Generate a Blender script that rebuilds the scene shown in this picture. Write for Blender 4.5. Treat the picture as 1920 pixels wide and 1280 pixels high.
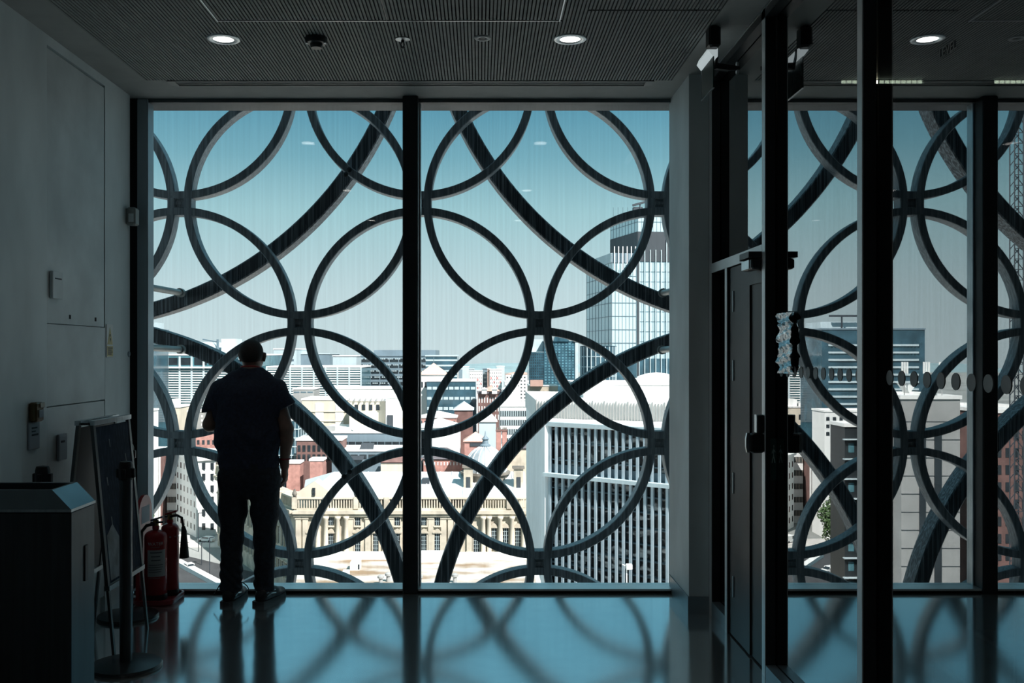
import bpy, math, random
import numpy as np
from mathutils import Vector, Matrix
random.seed(7)
scene = bpy.context.scene
COL = scene.collection
for o in list(bpy.data.objects):
    bpy.data.objects.remove(o)

# ---------------------------------------------------------------- camera, sky, sun, exposure
F = 1800.0; VX = 900.0; VY = 662.0; EYE = 1.65            # focal length and vanishing point for a 1920x1280 frame
cam_d = bpy.data.cameras.new('camera')
cam_d.sensor_width = 36.0
cam_d.lens = F / 1920 * 36.0
cam_d.shift_x = (960 - VX) / 1920
cam_d.shift_y = (VY - 640) / 1920
cam_d.clip_start = 0.05; cam_d.clip_end = 12000
cam = bpy.data.objects.new('camera', cam_d); COL.objects.link(cam)
cam.location = (0, 0, EYE); cam.rotation_euler = (math.pi / 2, 0, 0)
scene.camera = cam

vs = scene.view_settings
scene.display_settings.display_device = 'sRGB'
vs.view_transform = 'Standard'; vs.look = 'None'; vs.gamma = 1.0; vs.use_curve_mapping = False
vs.exposure = 0.0

def lin(r, g, b):
    f = lambda c: (c / 255 / 12.92) if c / 255 <= 0.04045 else ((c / 255 + 0.055) / 1.055) ** 2.4
    return (f(r), f(g), f(b), 1.0)

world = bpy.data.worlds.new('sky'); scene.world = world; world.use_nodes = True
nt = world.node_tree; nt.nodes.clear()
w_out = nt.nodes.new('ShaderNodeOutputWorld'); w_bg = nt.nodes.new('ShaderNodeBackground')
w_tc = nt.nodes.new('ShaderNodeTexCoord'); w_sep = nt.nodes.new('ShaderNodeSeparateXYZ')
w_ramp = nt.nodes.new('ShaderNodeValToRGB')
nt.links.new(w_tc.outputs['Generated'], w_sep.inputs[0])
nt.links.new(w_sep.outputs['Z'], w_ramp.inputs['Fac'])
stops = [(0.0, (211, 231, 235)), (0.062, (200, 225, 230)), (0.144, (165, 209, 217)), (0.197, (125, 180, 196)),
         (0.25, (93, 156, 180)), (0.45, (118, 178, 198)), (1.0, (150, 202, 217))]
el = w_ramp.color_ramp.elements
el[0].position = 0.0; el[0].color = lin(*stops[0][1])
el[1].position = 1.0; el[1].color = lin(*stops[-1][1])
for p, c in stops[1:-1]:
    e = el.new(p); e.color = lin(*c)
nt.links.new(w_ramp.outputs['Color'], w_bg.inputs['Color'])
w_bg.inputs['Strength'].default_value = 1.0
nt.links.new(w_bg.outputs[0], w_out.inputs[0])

sun_d = bpy.data.lights.new('sun', 'SUN'); sun_d.energy = 10.0; sun_d.angle = 0.01; sun_d.color = (1.0, 0.955, 0.91)
sun = bpy.data.objects.new('sun', sun_d); COL.objects.link(sun); sun.location = (40, -60, 90)
sun_dir = Vector((0.56, -0.70, 0.95)).normalized()
sun.rotation_euler = sun_dir.to_track_quat('Z', 'Y').to_euler()

# ---------------------------------------------------------------- helpers
def gx(x, Y): return (x - VX) * Y / F
def gz(y, Y): return EYE - (y - VY) * Y / F
def P(x, y, Y): return Vector((gx(x, Y), Y, gz(y, Y)))
MIR = 1.512                                                 # the partition glass plane
def mx(x, Y): return 2 * MIR - (x - VX) * Y / F             # X of a point whose reflection in the partition lies at pixel x

MATS = {}
def mat(name, col, rough=0.6, metal=0.0, var=0.12, scale=6.0, spec=0.5, stretch=None, bump=0.0, col2=None, coords='Object', emit=None, es=1.0, contrast=None):
    if name in MATS: return MATS[name]
    m = bpy.data.materials.new(name); m.use_nodes = True; MATS[name] = m
    t = m.node_tree; b = t.nodes['Principled BSDF']
    b.inputs['Roughness'].default_value = rough; b.inputs['Metallic'].default_value = metal
    b.inputs['Specular IOR Level'].default_value = spec
    c = (col[0], col[1], col[2], 1)
    tc = t.nodes.new('ShaderNodeTexCoord'); n = t.nodes.new('ShaderNodeTexNoise')
    n.inputs['Scale'].default_value = scale; n.inputs['Detail'].default_value = 4
    src = tc.outputs[coords]
    if stretch:
        mp = t.nodes.new('ShaderNodeMapping'); mp.inputs['Scale'].default_value = stretch
        t.links.new(src, mp.inputs[0]); src = mp.outputs[0]
    t.links.new(src, n.inputs['Vector'])
    r = t.nodes.new('ShaderNodeValToRGB')
    lo, hi = contrast or (0.3, 0.7)
    r.color_ramp.elements[0].position = lo; r.color_ramp.elements[1].position = hi
    if col2: c2 = (col2[0], col2[1], col2[2], 1)
    else: c2 = tuple(min(1, v * (1 + var)) for v in c[:3]) + (1,)
    c1 = c if col2 else tuple(v * (1 - var) for v in c[:3]) + (1,)
    r.color_ramp.elements[0].color = c1; r.color_ramp.elements[1].color = c2
    t.links.new(n.outputs['Fac'], r.inputs['Fac']); t.links.new(r.outputs['Color'], b.inputs['Base Color'])
    if bump:
        bp = t.nodes.new('ShaderNodeBump'); bp.inputs['Strength'].default_value = bump; bp.inputs['Distance'].default_value = 0.02
        t.links.new(n.outputs['Fac'], bp.inputs['Height']); t.links.new(bp.outputs[0], b.inputs['Normal'])
    if emit:
        b.inputs['Emission Color'].default_value = (*emit, 1); b.inputs['Emission Strength'].default_value = es
    return m

def glass_mat(name, tint, f0, streak=0.0, gl=(1, 1, 1)):
    """thin pane: clear tint plus a mirror share that grows towards grazing angles (Schlick)"""
    m = bpy.data.materials.new(name); m.use_nodes = True; MATS[name] = m
    t = m.node_tree; t.nodes.clear()
    out = t.nodes.new('ShaderNodeOutputMaterial'); mix = t.nodes.new('ShaderNodeMixShader')
    tr = t.nodes.new('ShaderNodeBsdfTransparent'); gs = t.nodes.new('ShaderNodeBsdfGlossy')
    gs.inputs['Roughness'].default_value = 0.0; gs.inputs['Color'].default_value = (*gl, 1)
    tr.inputs['Color'].default_value = (*tint, 1)
    lw = t.nodes.new('ShaderNodeLayerWeight'); lw.inputs['Blend'].default_value = 0.5
    pw = t.nodes.new('ShaderNodeMath'); pw.operation = 'POWER'; pw.inputs[1].default_value = 5
    ml = t.nodes.new('ShaderNodeMath'); ml.operation = 'MULTIPLY_ADD'; ml.inputs[1].default_value = 1 - f0; ml.inputs[2].default_value = f0
    t.links.new(lw.outputs['Facing'], pw.inputs[0]); t.links.new(pw.outputs[0], ml.inputs[0]); t.links.new(ml.outputs[0], mix.inputs[0])
    if streak:
        tc = t.nodes.new('ShaderNodeTexCoord'); mp = t.nodes.new('ShaderNodeMapping'); mp.inputs['Scale'].default_value = (30, 30, 0.5)
        n = t.nodes.new('ShaderNodeTexNoise'); n.inputs['Scale'].default_value = 2.0; n.inputs['Detail'].default_value = 5
        r = t.nodes.new('ShaderNodeValToRGB'); r.color_ramp.elements[0].position = 0.35; r.color_ramp.elements[1].position = 0.65
        r.color_ramp.elements[0].color = tuple(v * (1 - streak) for v in tint) + (1,); r.color_ramp.elements[1].color = (*tint, 1)
        t.links.new(tc.outputs['Object'], mp.inputs[0]); t.links.new(mp.outputs[0], n.inputs[0]); t.links.new(n.outputs['Fac'], r.inputs[0])
        t.links.new(r.outputs[0], tr.inputs['Color'])
    t.links.new(tr.outputs[0], mix.inputs[1]); t.links.new(gs.outputs[0], mix.inputs[2]); t.links.new(mix.outputs[0], out.inputs[0])
    return m

def wpos(o):
    v = Vector((0, 0, 0))
    while o is not None:
        v += o.location; o = o.parent
    return v

class MB:
    """collects shapes in world coordinates; build() links them as one mesh object"""
    def __init__(s): s.v = []; s.f = []; s.mi = []; s.cur = 0
    def add(s, vs, fs):
        k = len(s.v); s.v.extend([tuple(v) for v in vs]); s.f.extend([tuple(i + k for i in f) for f in fs]); s.mi.extend([s.cur] * len(fs)); return s
    def box(s, x0, x1, y0, y1, z0, z1):
        x0, x1 = min(x0, x1), max(x0, x1); y0, y1 = min(y0, y1), max(y0, y1); z0, z1 = min(z0, z1), max(z0, z1)
        return s.add([(x0, y0, z0), (x1, y0, z0), (x1, y1, z0), (x0, y1, z0), (x0, y0, z1), (x1, y0, z1), (x1, y1, z1), (x0, y1, z1)],
                     [(0, 3, 2, 1), (4, 5, 6, 7), (0, 1, 5, 4), (1, 2, 6, 5), (2, 3, 7, 6), (3, 0, 4, 7)])
    def bbox(s, x0, x1, y0, y1, z0, z1, r=0.01):
        """box with chamfered vertical and horizontal edges"""
        x0, x1 = min(x0, x1), max(x0, x1); y0, y1 = min(y0, y1), max(y0, y1); z0, z1 = min(z0, z1), max(z0, z1)
        def ring(d, z): return [(x0 + d + r, y0 + d, z), (x1 - d - r, y0 + d, z), (x1 - d, y0 + d + r, z), (x1 - d, y1 - d - r, z), (x1 - d - r, y1 - d, z), (x0 + d + r, y1 - d, z), (x0 + d, y1 - d - r, z), (x0 + d, y0 + d + r, z)]
        rs = [ring(r, z0), ring(0, z0 + r), ring(0, z1 - r), ring(r, z1)]
        vs = [p for q in rs for p in q]; fs = [tuple(range(7, -1, -1)), tuple(range(24, 32))]
        for k in range(3):
            for i in range(8): j = (i + 1) % 8; fs.append((k * 8 + i, k * 8 + j, k * 8 + 8 + j, k * 8 + 8 + i))
        return s.add(vs, fs)
    def prism(s, poly, z0, z1):
        n = len(poly); a = sum(poly[i][0] * poly[(i + 1) % n][1] - poly[(i + 1) % n][0] * poly[i][1] for i in range(n))
        if a < 0: poly = poly[::-1]
        vs = [(p[0], p[1], z0) for p in poly] + [(p[0], p[1], z1) for p in poly]
        fs = [tuple(range(n - 1, -1, -1)), tuple(range(n, 2 * n))] + [(i, (i + 1) % n, n + (i + 1) % n, n + i) for i in range(n)]
        return s.add(vs, fs)
    def extrude(s, poly, d):
        """any planar polygon of 3-D points pushed along vector d"""
        n = len(poly); d = Vector(d); vs = [Vector(p) for p in poly]; vs = vs + [p + d for p in vs]
        return s.add(vs, [tuple(range(n - 1, -1, -1)), tuple(range(n, 2 * n))] + [(i, (i + 1) % n, n + (i + 1) % n, n + i) for i in range(n)])
    def lathe(s, cx, cy, prof, n=20, cap=True):
        """profile of (radius, z) turned round the vertical through cx, cy"""
        vs = []
        for r, z in prof:
            for i in range(n): a = 2 * math.pi * i / n; vs.append((cx + r * math.cos(a), cy + r * math.sin(a), z))
        fs = []
        for k in range(len(prof) - 1):
            for i in range(n): j = (i + 1) % n; fs.append((k * n + i, k * n + j, (k + 1) * n + j, (k + 1) * n + i))
        if cap: fs += [tuple(range(n - 1, -1, -1)), tuple(range((len(prof) - 1) * n, len(prof) * n))]
        return s.add(vs, fs)
    def tube(s, pts, r, n=8):
        """round bar through a list of points"""
        pts = [Vector(p) for p in pts]; k = len(s.v); m = len(pts); up = Vector((0, 0, 1))
        rr = r if isinstance(r, (list, tuple)) else [r] * m; vs = []; ref = None
        for i, p in enumerate(pts):
            d = (pts[min(i + 1, m - 1)] - pts[max(i - 1, 0)]).normalized()
            if ref is None: ref = up if abs(d.z) < 0.9 else Vector((1, 0, 0))
            a = d.cross(ref).normalized(); b = d.cross(a).normalized(); ref = a.cross(d) if a.cross(d).length > 0 else ref
            for j in range(n): t = 2 * math.pi * j / n; vs.append(p + a * rr[i] * math.cos(t) + b * rr[i] * math.sin(t))
        fs = [tuple(range(n)), tuple(range((m - 1) * n + n - 1, (m - 1) * n - 1, -1))]
        for i in range(m - 1):
            for j in range(n): q = (j + 1) % n; fs.append((i * n + j, (i + 1) * n + j, (i + 1) * n + q, i * n + q))
        return s.add(vs, fs)
    def bar(s, a, b, w, h, up=(0, 0, 1)):
        a = Vector(a); b = Vector(b); d = (b - a).normalized(); u = Vector(up); sd = d.cross(u).normalized(); u = sd.cross(d).normalized()
        q = [sd * w / 2 * i + u * h / 2 * j for i, j in ((-1, -1), (1, -1), (1, 1), (-1, 1))]
        return s.add([a + c for c in q] + [b + c for c in q], [(0, 1, 2, 3), (7, 6, 5, 4), (0, 4, 5, 1), (1, 5, 6, 2), (2, 6, 7, 3), (3, 7, 4, 0)])
    def mesh(s, name, mats, smooth=False, off=Vector((0, 0, 0))):
        me = bpy.data.meshes.new(name)
        me.from_pydata([(x - off.x, y - off.y, z - off.z) for x, y, z in s.v], [], s.f)
        mats = mats if isinstance(mats, (list, tuple)) else [mats]
        for q in mats: me.materials.append(q)
        if len(mats) > 1: me.polygons.foreach_set('material_index', s.mi)
        if smooth: me.polygons.foreach_set('use_smooth', [True] * len(me.polygons))
        me.validate(); me.update(); return me
    def build(s, name, mats, parent=None, smooth=False, kind=None):
        off = wpos(parent) if parent else Vector((0, 0, 0))
        o = bpy.data.objects.new(name, s.mesh(name, mats, smooth, off)); COL.objects.link(o); o.parent = parent
        if kind: o['kind'] = kind
        if smooth:
            md = o.modifiers.new('edge', 'EDGE_SPLIT'); md.split_angle = math.radians(40)
        return o

def inst(name, me, loc, parent=None, rz=0.0, rot=None, kind=None):
    o = bpy.data.objects.new(name, me); COL.objects.link(o); o.parent = parent
    o.location = Vector(loc) - (wpos(parent) if parent else Vector((0, 0, 0)))
    o.rotation_euler = rot if rot else (0, 0, rz)
    if kind: o['kind'] = kind
    return o

def tag(o, label=None, cat=None, group=None, kind=None):
    if label: o['label'] = label
    if cat: o['category'] = cat
    if group: o['group'] = group
    if kind: o['kind'] = kind
    return o

def thing(name, loc, label=None, cat=None, group=None, kind=None):
    o = bpy.data.objects.new(name, None); COL.objects.link(o); o.location = loc; o.empty_display_size = 0.1
    return tag(o, label, cat, group, kind)

def text_mesh(body, size, m, depth=0.0008):
    cu = bpy.data.curves.new('lettering', 'FONT'); cu.body = body; cu.size = size; cu.extrude = depth; cu.align_x = 'CENTER'; cu.align_y = 'CENTER'; cu.resolution_u = 3
    ob = bpy.data.objects.new('lettering', cu); COL.objects.link(ob)
    me = bpy.data.meshes.new_from_object(ob.evaluated_get(bpy.context.evaluated_depsgraph_get())) if False else None
    bpy.context.view_layer.update()
    me = bpy.data.meshes.new_from_object(ob.evaluated_get(bpy.context.evaluated_depsgraph_get()))
    bpy.data.objects.remove(ob); me.materials.clear(); me.materials.append(m); me.name = 'lettering'
    return me

# ---------------------------------------------------------------- materials
M_wall = mat('wall_plaster', (0.68, 0.76, 0.78), 0.55, var=0.16, scale=2.2, stretch=(1, 1, 0.5), bump=0.05)
M_panel = mat('painted_panel', (0.62, 0.69, 0.71), 0.5, var=0.16, scale=3.0, bump=0.06)
M_floor = mat('polished_floor', (0.93, 0.97, 0.98), 0.12, metal=0.9, var=0.03, scale=9.0, spec=1.0)
M_ceil = mat('ceiling_board', (0.33, 0.355, 0.35), 0.75, var=0.08)
M_slat = mat('ceiling_slat', (0.25, 0.275, 0.27), 0.7, var=0.1, scale=20)
M_void = mat('black_void', (0.006, 0.007, 0.008), 0.9)
M_dark = mat('dark_metal', (0.035, 0.042, 0.047), 0.42, metal=0.4, spec=0.4)
M_frame = mat('window_frame_metal', (0.30, 0.37, 0.41), 0.4, metal=0.5, var=0.2, scale=1.5, stretch=(1, 1, 0.5))
M_alu = mat('brushed_aluminium', (0.55, 0.61, 0.64), 0.28, metal=0.95, var=0.12, scale=12, stretch=(6, 6, 0.3))
M_steel = mat('stainless_steel', (0.33, 0.37, 0.39), 0.3, metal=0.95, var=0.15, scale=8, stretch=(8, 8, 0.3))
M_sill = mat('sill_aluminium', (0.92, 0.96, 0.97), 0.35, metal=0.7, var=0.08, scale=4)
M_black = mat('black_plastic', (0.012, 0.013, 0.015), 0.45)
M_white = mat('white_plastic', (0.72, 0.74, 0.74), 0.5, var=0.04)
M_pale = mat('pale_paper', (0.36, 0.41, 0.46), 0.7, var=0.05)
M_ink = mat('ink_print', (0.03, 0.04, 0.05), 0.7)
M_ring = mat('ring_aluminium', (0.17, 0.205, 0.23), 0.5, metal=0.2, spec=0.5, scale=3.0, stretch=(22, 22, 0.8), col2=(0.44, 0.52, 0.58), contrast=(0.4, 0.78))
M_ringbig = mat('large_ring_aluminium', (0.055, 0.068, 0.08), 0.5, metal=0.2, spec=0.5, scale=3.0, stretch=(24, 24, 0.5), col2=(0.42, 0.5, 0.56), contrast=(0.45, 0.75))
M_strut = mat('strut_steel', (0.42, 0.44, 0.43), 0.45, metal=0.4)
M_glass = glass_mat('window_glass', (0.996, 0.998, 0.998), 0.012, streak=0.022)
M_glass2 = glass_mat('partition_glass', (0.42, 0.48, 0.50), 0.41)
M_tint = glass_mat('smoked_glass', (0.10, 0.12, 0.13), 0.03)

# ---------------------------------------------------------------- the room
CZ = 3.417; WY = 6.6; GY = 6.72; LX = -2.4; BACK = -2.6; RX = 5.2
fl = MB().box(LX - 0.3, RX, BACK, WY, -0.3, 0.0).build('floor', M_floor, kind='structure')
cl = MB().box(LX - 0.3, RX, BACK, WY + 0.3, CZ + 0.012, CZ + 0.2).build('ceiling', M_void, kind='structure')
# plain margins of the ceiling round the slatted field
SX0, SX1, SY1 = -2.17, 1.244, 6.22
mg = MB()
mg.box(LX - 0.3, SX0, BACK, WY + 0.16, CZ, CZ + 0.011); mg.box(SX1, RX, BACK, WY + 0.16, CZ, CZ + 0.011)
GR = (-2.035, 1.13, 6.23, 6.355)                                   # the linear grille
mg.box(SX0, GR[0], SY1, WY + 0.16, CZ, CZ + 0.011); mg.box(GR[1], SX1, SY1, WY + 0.16, CZ, CZ + 0.011)
mg.box(GR[0], GR[1], GR[3], WY + 0.16, CZ, CZ + 0.011)
mg.build('plain_margin', M_ceil, cl)
HA = (-1.392, 0.42, 5.105); HB = (0.555, 1.244, 4.95)
sl = MB(); n = int((SX1 - SX0) / 0.0195)
for i in range(n):
    x = SX0 + 0.0195 * i
    if HA[0] - 0.012 < x < HA[1] + 0.004: segs = ((HA[2] + 0.008, SY1), (BACK, HA[2] - 0.008))
    elif x > HB[0] - 0.01: segs = ((HB[2] + 0.01, SY1), (BACK, HB[2] - 0.012))
    else: segs = ((BACK, SY1),)
    for a, b in segs: sl.box(x, x + 0.0125, a, b, CZ, CZ + 0.011)
sl.build('slats', M_slat, cl, kind='stuff')
hf = MB(); t = 0.007
hf.box(HA[0] - t, HA[0], BACK, HA[2] + t, CZ - 0.004, CZ + 0.01); hf.box(HA[1], HA[1] + t, BACK, HA[2] + t, CZ - 0.004, CZ + 0.01)
hf.box(HA[0], HA[1], HA[2], HA[2] + 0.006, CZ - 0.002, CZ + 0.01)
hf.build('hatch_trim', M_alu, cl)
MB().box(-0.497, -0.491, BACK, HA[2], CZ - 0.002, CZ + 0.01).build('hatch_joint', M_dark, cl)
g = thing('ceiling_grille', ((GR[0] + GR[1]) / 2, 6.29, CZ), 'long slotted air grille set in the ceiling along the window head', 'air grille')
gm = MB(); e = 0.016
gm.box(GR[0], GR[1], GR[2], GR[2] + e, CZ - 0.004, CZ + 0.01); gm.box(GR[0], GR[1], GR[3] - e, GR[3], CZ - 0.004, CZ + 0.01)
gm.box(GR[0], GR[0] + 0.05, GR[2], GR[3], CZ - 0.0035, CZ + 0.01); gm.box(GR[1] - 0.05, GR[1], GR[2], GR[3], CZ - 0.0035, CZ + 0.01)
gm.build('grille_frame', M_alu if False else mat('grille_grey', (0.30, 0.325, 0.32), 0.5), g)
for k in range(3):
    y = GR[2] + 0.029 + k * 0.024
    MB().box(GR[0] + 0.05, GR[1] - 0.05, y, y + 0.007, CZ - 0.002, CZ + 0.01).build('slat', MATS['grille_grey'], g)

# left wall, with its access panels
PY0, PY1 = 5.32, 6.145
wl = MB()
wl.box(LX - 0.3, LX, BACK, PY0, 0, CZ); wl.box(LX - 0.3, LX, PY1, WY - 0.02, 0, CZ); wl.box(LX - 0.3, LX, PY0, PY1, 3.36, CZ); wl.box(LX - 0.3, LX - 0.03, PY0, PY1, 0, 3.36)
wl = wl.build('wall_left', M_wall, kind='structure')
G = 0.005
MB().box(LX - 0.03, LX - 0.003, PY0 + 0.001, PY1 - G * 2, 1.818, 3.345).build('access_panel', M_panel, wl)
MB().box(LX - 0.03, LX - 0.001, PY0 + 0.0005, PY1, 1.355, 1.813).build('access_panel', M_panel, wl)
MB().box(LX - 0.03, LX - 0.003, PY0 + G, PY1 - G, 0.1, 1.347).build('access_panel', M_panel, wl)
for px, py in ((132, 594), (180, 598.5)):
    Y = F * 2.4 / (900 - px); c = gz(py, Y); MB().box(LX - 0.01, LX - 0.0015, Y - 0.012, Y + 0.012, c - 0.012, c + 0.012).build('keyhole', M_void, wl)
MB().box(LX, LX + 0.012, BACK, PY0, 0, 0.1).build('baseboard_left', M_dark, kind='structure')

# window wall: recess, frame, mullion, head, sill, panes
wn = thing('window_1', (-0.46, GY, 0), kind='structure')
XL, XR, ZT = -2.303, 1.374, 3.395
MB().box(LX - 0.25, XL - 0.075, 6.66, 6.9, 0, CZ).build('recess', M_void, wn)
MB().bbox(XL - 0.075, XL, 6.655, 6.78, 0, ZT + 0.02, 0.006).build('jamb', M_frame, wn)
MB().box(XL - 0.08, XR + 0.3, 6.67, 6.9, ZT - 0.003, CZ + 0.1).build('head', mat('head_grey', (0.1, 0.115, 0.125), 0.5), wn)
MB().bbox(gx(755, 6.6), gx(784, 6.6), 6.585, 6.78, 0, CZ, 0.006).build('mullion', M_dark, wn)
MB().box(gx(784, 6.6), gx(787, 6.6), 6.70, 6.78, 0.03, ZT).build('glazing_bead', M_alu, wn)
MB().box(XR - 0.012, XR + 0.02, 6.70, 6.78, 0.03, ZT).build('glazing_bead', M_alu, wn)
sm = MB(); sm.box(XL - 0.08, 1.33, WY, 6.78, 0.017, 0.03); sm.build('sill', M_sill, wn)
MB().box(XL - 0.08, 1.33, WY + 0.012, 6.78, -0.3, 0.017).build('sill_gap', M_void, wn)
for a, b in ((XL, gx(757, 6.62)), (gx(783, 6.62), XR)):
    MB().box(a, b, GY, GY + 0.004, 0.03, ZT).build('pane', M_glass, wn)
    MB().box(a, b, GY + 0.026, GY + 0.030, 0.03, ZT).build('pane', M_glass, wn)

# pillar at the end of the partition
pl = MB(); pl.box(1.325, 1.452, 6.09, 6.72, 0.108, CZ)
pl = pl.build('wall_pier', M_wall, kind='structure')
MB().box(1.318, 1.452, 6.083, 6.68, 0.0, 0.108).build('baseboard_pier', M_frame, kind='structure')
MB().box(1.452, 1.62, 6.09, 6.9, 0, CZ).build('wall_pier', M_dark, kind='structure')
MB().box(XR + 0.012, 1.62, 6.68, 6.9, -0.3, CZ).build('wall_front', M_wall, kind='structure')

# glazed partition on the right
M_cover = mat('anodised_cover', (0.86, 0.91, 0.93), 0.35, metal=0.25, var=0.06, scale=5)
PXF = 1.453                                                 # room-side face of its posts
wr = thing('wall_right', (1.49, 4.0, 0), kind='structure')
def post(y0, y1, x1=1.508, z0=0.0):
    MB().bbox(PXF + 0.004, x1, y0, y1, z0, CZ, 0.002).build('post', M_dark, wr)
    MB().box(PXF, PXF + 0.004, y0 + 0.002, y1 - 0.001, z0, CZ - 0.001).build('post_cover', M_cover, wr)
post(4.895, 4.95); post(3.65, 3.70); post(2.40, 2.45); post(6.03, 6.088)
MB().bbox(PXF + 0.004, 1.508, 5.652, 5.70, 0, 2.16, 0.002).build('post', M_dark, wr)
MB().box(PXF, PXF + 0.004, 5.653, 5.699, 0, 2.155).build('post_cover', M_cover, wr)
# transom over door and side light
MB().box(PXF + 0.004, 1.508, 4.95, 6.03, 2.152, 2.212).build('transom', M_dark, wr)
MB().box(PXF, PXF + 0.004, 4.952, 6.028, 2.153, 2.211).build('transom_cover', M_cover, wr)
# head track and bottom rails
MB().box(PXF, 1.508, BACK, 6.03, CZ - 0.055, CZ).build('head_track', M_dark, wr)
MB().box(PXF - 0.004, PXF, BACK, 6.03, CZ - 0.010, CZ - 0.003).build('head_trim', M_alu, wr)
for a, b in ((3.70, 4.895), (2.45, 3.65), (BACK, 2.40)):
    MB().box(PXF + 0.002, 1.508, a, b, 0, 0.06).build('bottom_rail', M_frame, wr)
    MB().box(MIR, MIR + 0.004, a, b, 0.03, CZ - 0.03).build('pane', M_glass2, wr)
MB().box(PXF + 0.002, 1.508, 5.70, 6.03, 0, 0.09).build('bottom_rail', M_frame, wr)
MB().box(MIR, MIR + 0.004, 5.70, 6.03, 0.05, 2.16).build('pane', M_tint, wr)
MB().box(MIR, MIR + 0.004, 4.95, 6.03, 2.2, CZ - 0.03).build('pane', M_glass2, wr)
pane = MB(); pane.lathe(0, 0, [(0.0275, -0.0006), (0.0275, 0.0006)], 18); dot = pane.mesh('manifestation_dot', mat('etched_dot', (0.42, 0.45, 0.46), 0.7))
y = 2.56
while y < 4.86:
    if not 3.6 < y < 3.75: inst('manifestation_dot', dot, (MIR - 0.0015, y, 1.56), wr, rot=(0, math.pi / 2, 0))
    y += 0.098
lt = text_mesh('LEVEL', 0.045, mat('faint_vinyl', (0.2, 0.21, 0.21), 0.6))
inst('lettering', lt, (MIR - 0.002, 3.1, 2.63), wr, rot=(math.pi / 2, 0, -math.pi / 2))

# door in the partition
dr = thing('door_1', (1.49, 5.3, 0), kind='structure')
MB().box(1.468, 1.505, 5.30, 5.648, 0.01, 2.148).build('leaf_stile', M_black, dr)
MB().box(1.476, 1.505, 4.954, 5.30, 0.01, 2.148).build('leaf_panel', mat('leaf_panel_grey', (0.03, 0.036, 0.038), 0.5), dr)
MB().box(1.466, 1.476, 5.22, 5.30, 0.01, 2.148).build('panel_trim', M_black, dr)
MB().box(1.466, 1.476, 4.954, 5.22, 2.02, 2.148).build('panel_trim', M_black, dr)
for z in (1.55, 1.95, 0.9, 0.3):
    MB().box(1.462, 1.468, 5.545, 5.565, z - 0.06, z + 0.06).build('hinge', M_frame, dr)
dc = thing('door_closer', (1.43, 5.1, 2.1), 'dark door closer with a bright end plate under the partition transom', 'door closer')
q = MB(); q.bbox(1.40, PXF, 4.952, 5.14, 2.085, 2.14, 0.008); q.build('closer_body', M_dark, dc)
MB().box(1.397, 1.40, 4.99, 5.13, 2.09, 2.135).build('end_plate', M_alu, dc)
q = MB(); q.extrude([(1.385, 4.95, 2.145), (1.385, 5.12, 2.145), (1.40, 5.18, 2.145), (1.44, 5.18, 2.145), (PXF, 5.12, 2.145), (PXF, 4.95, 2.145)], (0, 0, 0.03)); q.build('closer_arm', M_dark, dc)
lk = thing('door_lock', (1.43, 4.95, 1.2), 'black door latch box with a steel grip on the post edge', 'door latch')
q = MB(); zc = gz(830, 4.93); q.bbox(1.385, PXF, 4.90, 4.955, zc - 0.05, zc + 0.05, 0.008); q.build('latch_box', M_black, lk)
q = MB(); q.extrude([(1.372, 4.93, zc - 0.05), (1.366, 4.93, zc - 0.02), (1.366, 4.93, zc + 0.02), (1.372, 4.93, zc + 0.05), (1.386, 4.93, zc + 0.05), (1.386, 4.93, zc - 0.05)], (0, 0.02, 0)); q.build('grip', M_alu, lk)
q = MB(); q.bbox(1.42, PXF, 4.90, 4.95, zc + 0.05, zc + 0.145, 0.004); q.build('latch_cover', M_black, lk)
MB().box(1.413, 1.42, 4.905, 4.945, zc + 0.055, zc + 0.145).build('latch_edge', M_alu, lk)
gs_ = thing('door_sign', (1.50, 4.885, 1.06), 'small dark green sign hung on the partition post below the latch', 'sign')
MB().box(1.478, 1.510, 4.886, 4.892, gz(900, 4.88), gz(822, 4.88)).build('sign_plate', mat('sign_green', (0.02, 0.06, 0.055), 0.4), gs_)
q = MB(); z0 = gz(872, 4.88)
for a, b in (((1.494, z0 + 0.05), (1.486, z0 + 0.012)), ((1.494, z0 + 0.05), (1.501, z0 + 0.012)), ((1.494, z0 + 0.085), (1.494, z0 + 0.05)), ((1.494, z0 + 0.082), (1.486, z0 + 0.06)), ((1.494, z0 + 0.082), (1.502, z0 + 0.066)), ((1.495, z0 + 0.102), (1.495, z0 + 0.09))):
    q.bar((a[0], 4.885, a[1]), (b[0], 4.885, b[1]), 0.004, 0.002, (0, 1, 0))
q.build('running_figure', mat('sign_pale', (0.3, 0.42, 0.42), 0.5), gs_)
# crinkled silver strip standing in for the bright streak beside the post
fo = MB(); rng = random.Random(3); NY, NZ = 14, 60; ys = [4.815 - 0.205 * i / NY for i in range(NY + 1)]
zt, zb = gz(586, 4.71), gz(700, 4.71); grid = []
for j in range(NZ + 1):
    for i in range(NY + 1): grid.append((MIR - 0.006 - 0.006 * (1 + math.sin(i * 1.3 + 2.2 * math.sin(j * 0.31))) - rng.random() * 0.004 - 0.005 * (1 + math.sin(j * 0.55 + i * 0.3)), ys[i], zt + (zb - zt) * j / NZ ))
k = len(grid); grid2 = [(MIR - 0.0035, p[1], p[2]) for p in grid]
fs = [(j * (NY + 1) + i, j * (NY + 1) + i + 1, (j + 1) * (NY + 1) + i + 1, (j + 1) * (NY + 1) + i) for j in range(NZ) for i in range(NY)]
fo.add(grid + grid2, fs + [tuple(reversed([v + k for v in f])) for f in fs])
tag(fo.build('silver_strip', mat('crinkled_silver', (0.7, 0.74, 0.76), 0.2, metal=1.0), smooth=True), 'crinkled silver strip standing in for a bright streak on the partition glass beside the post', 'glass streak')

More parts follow.
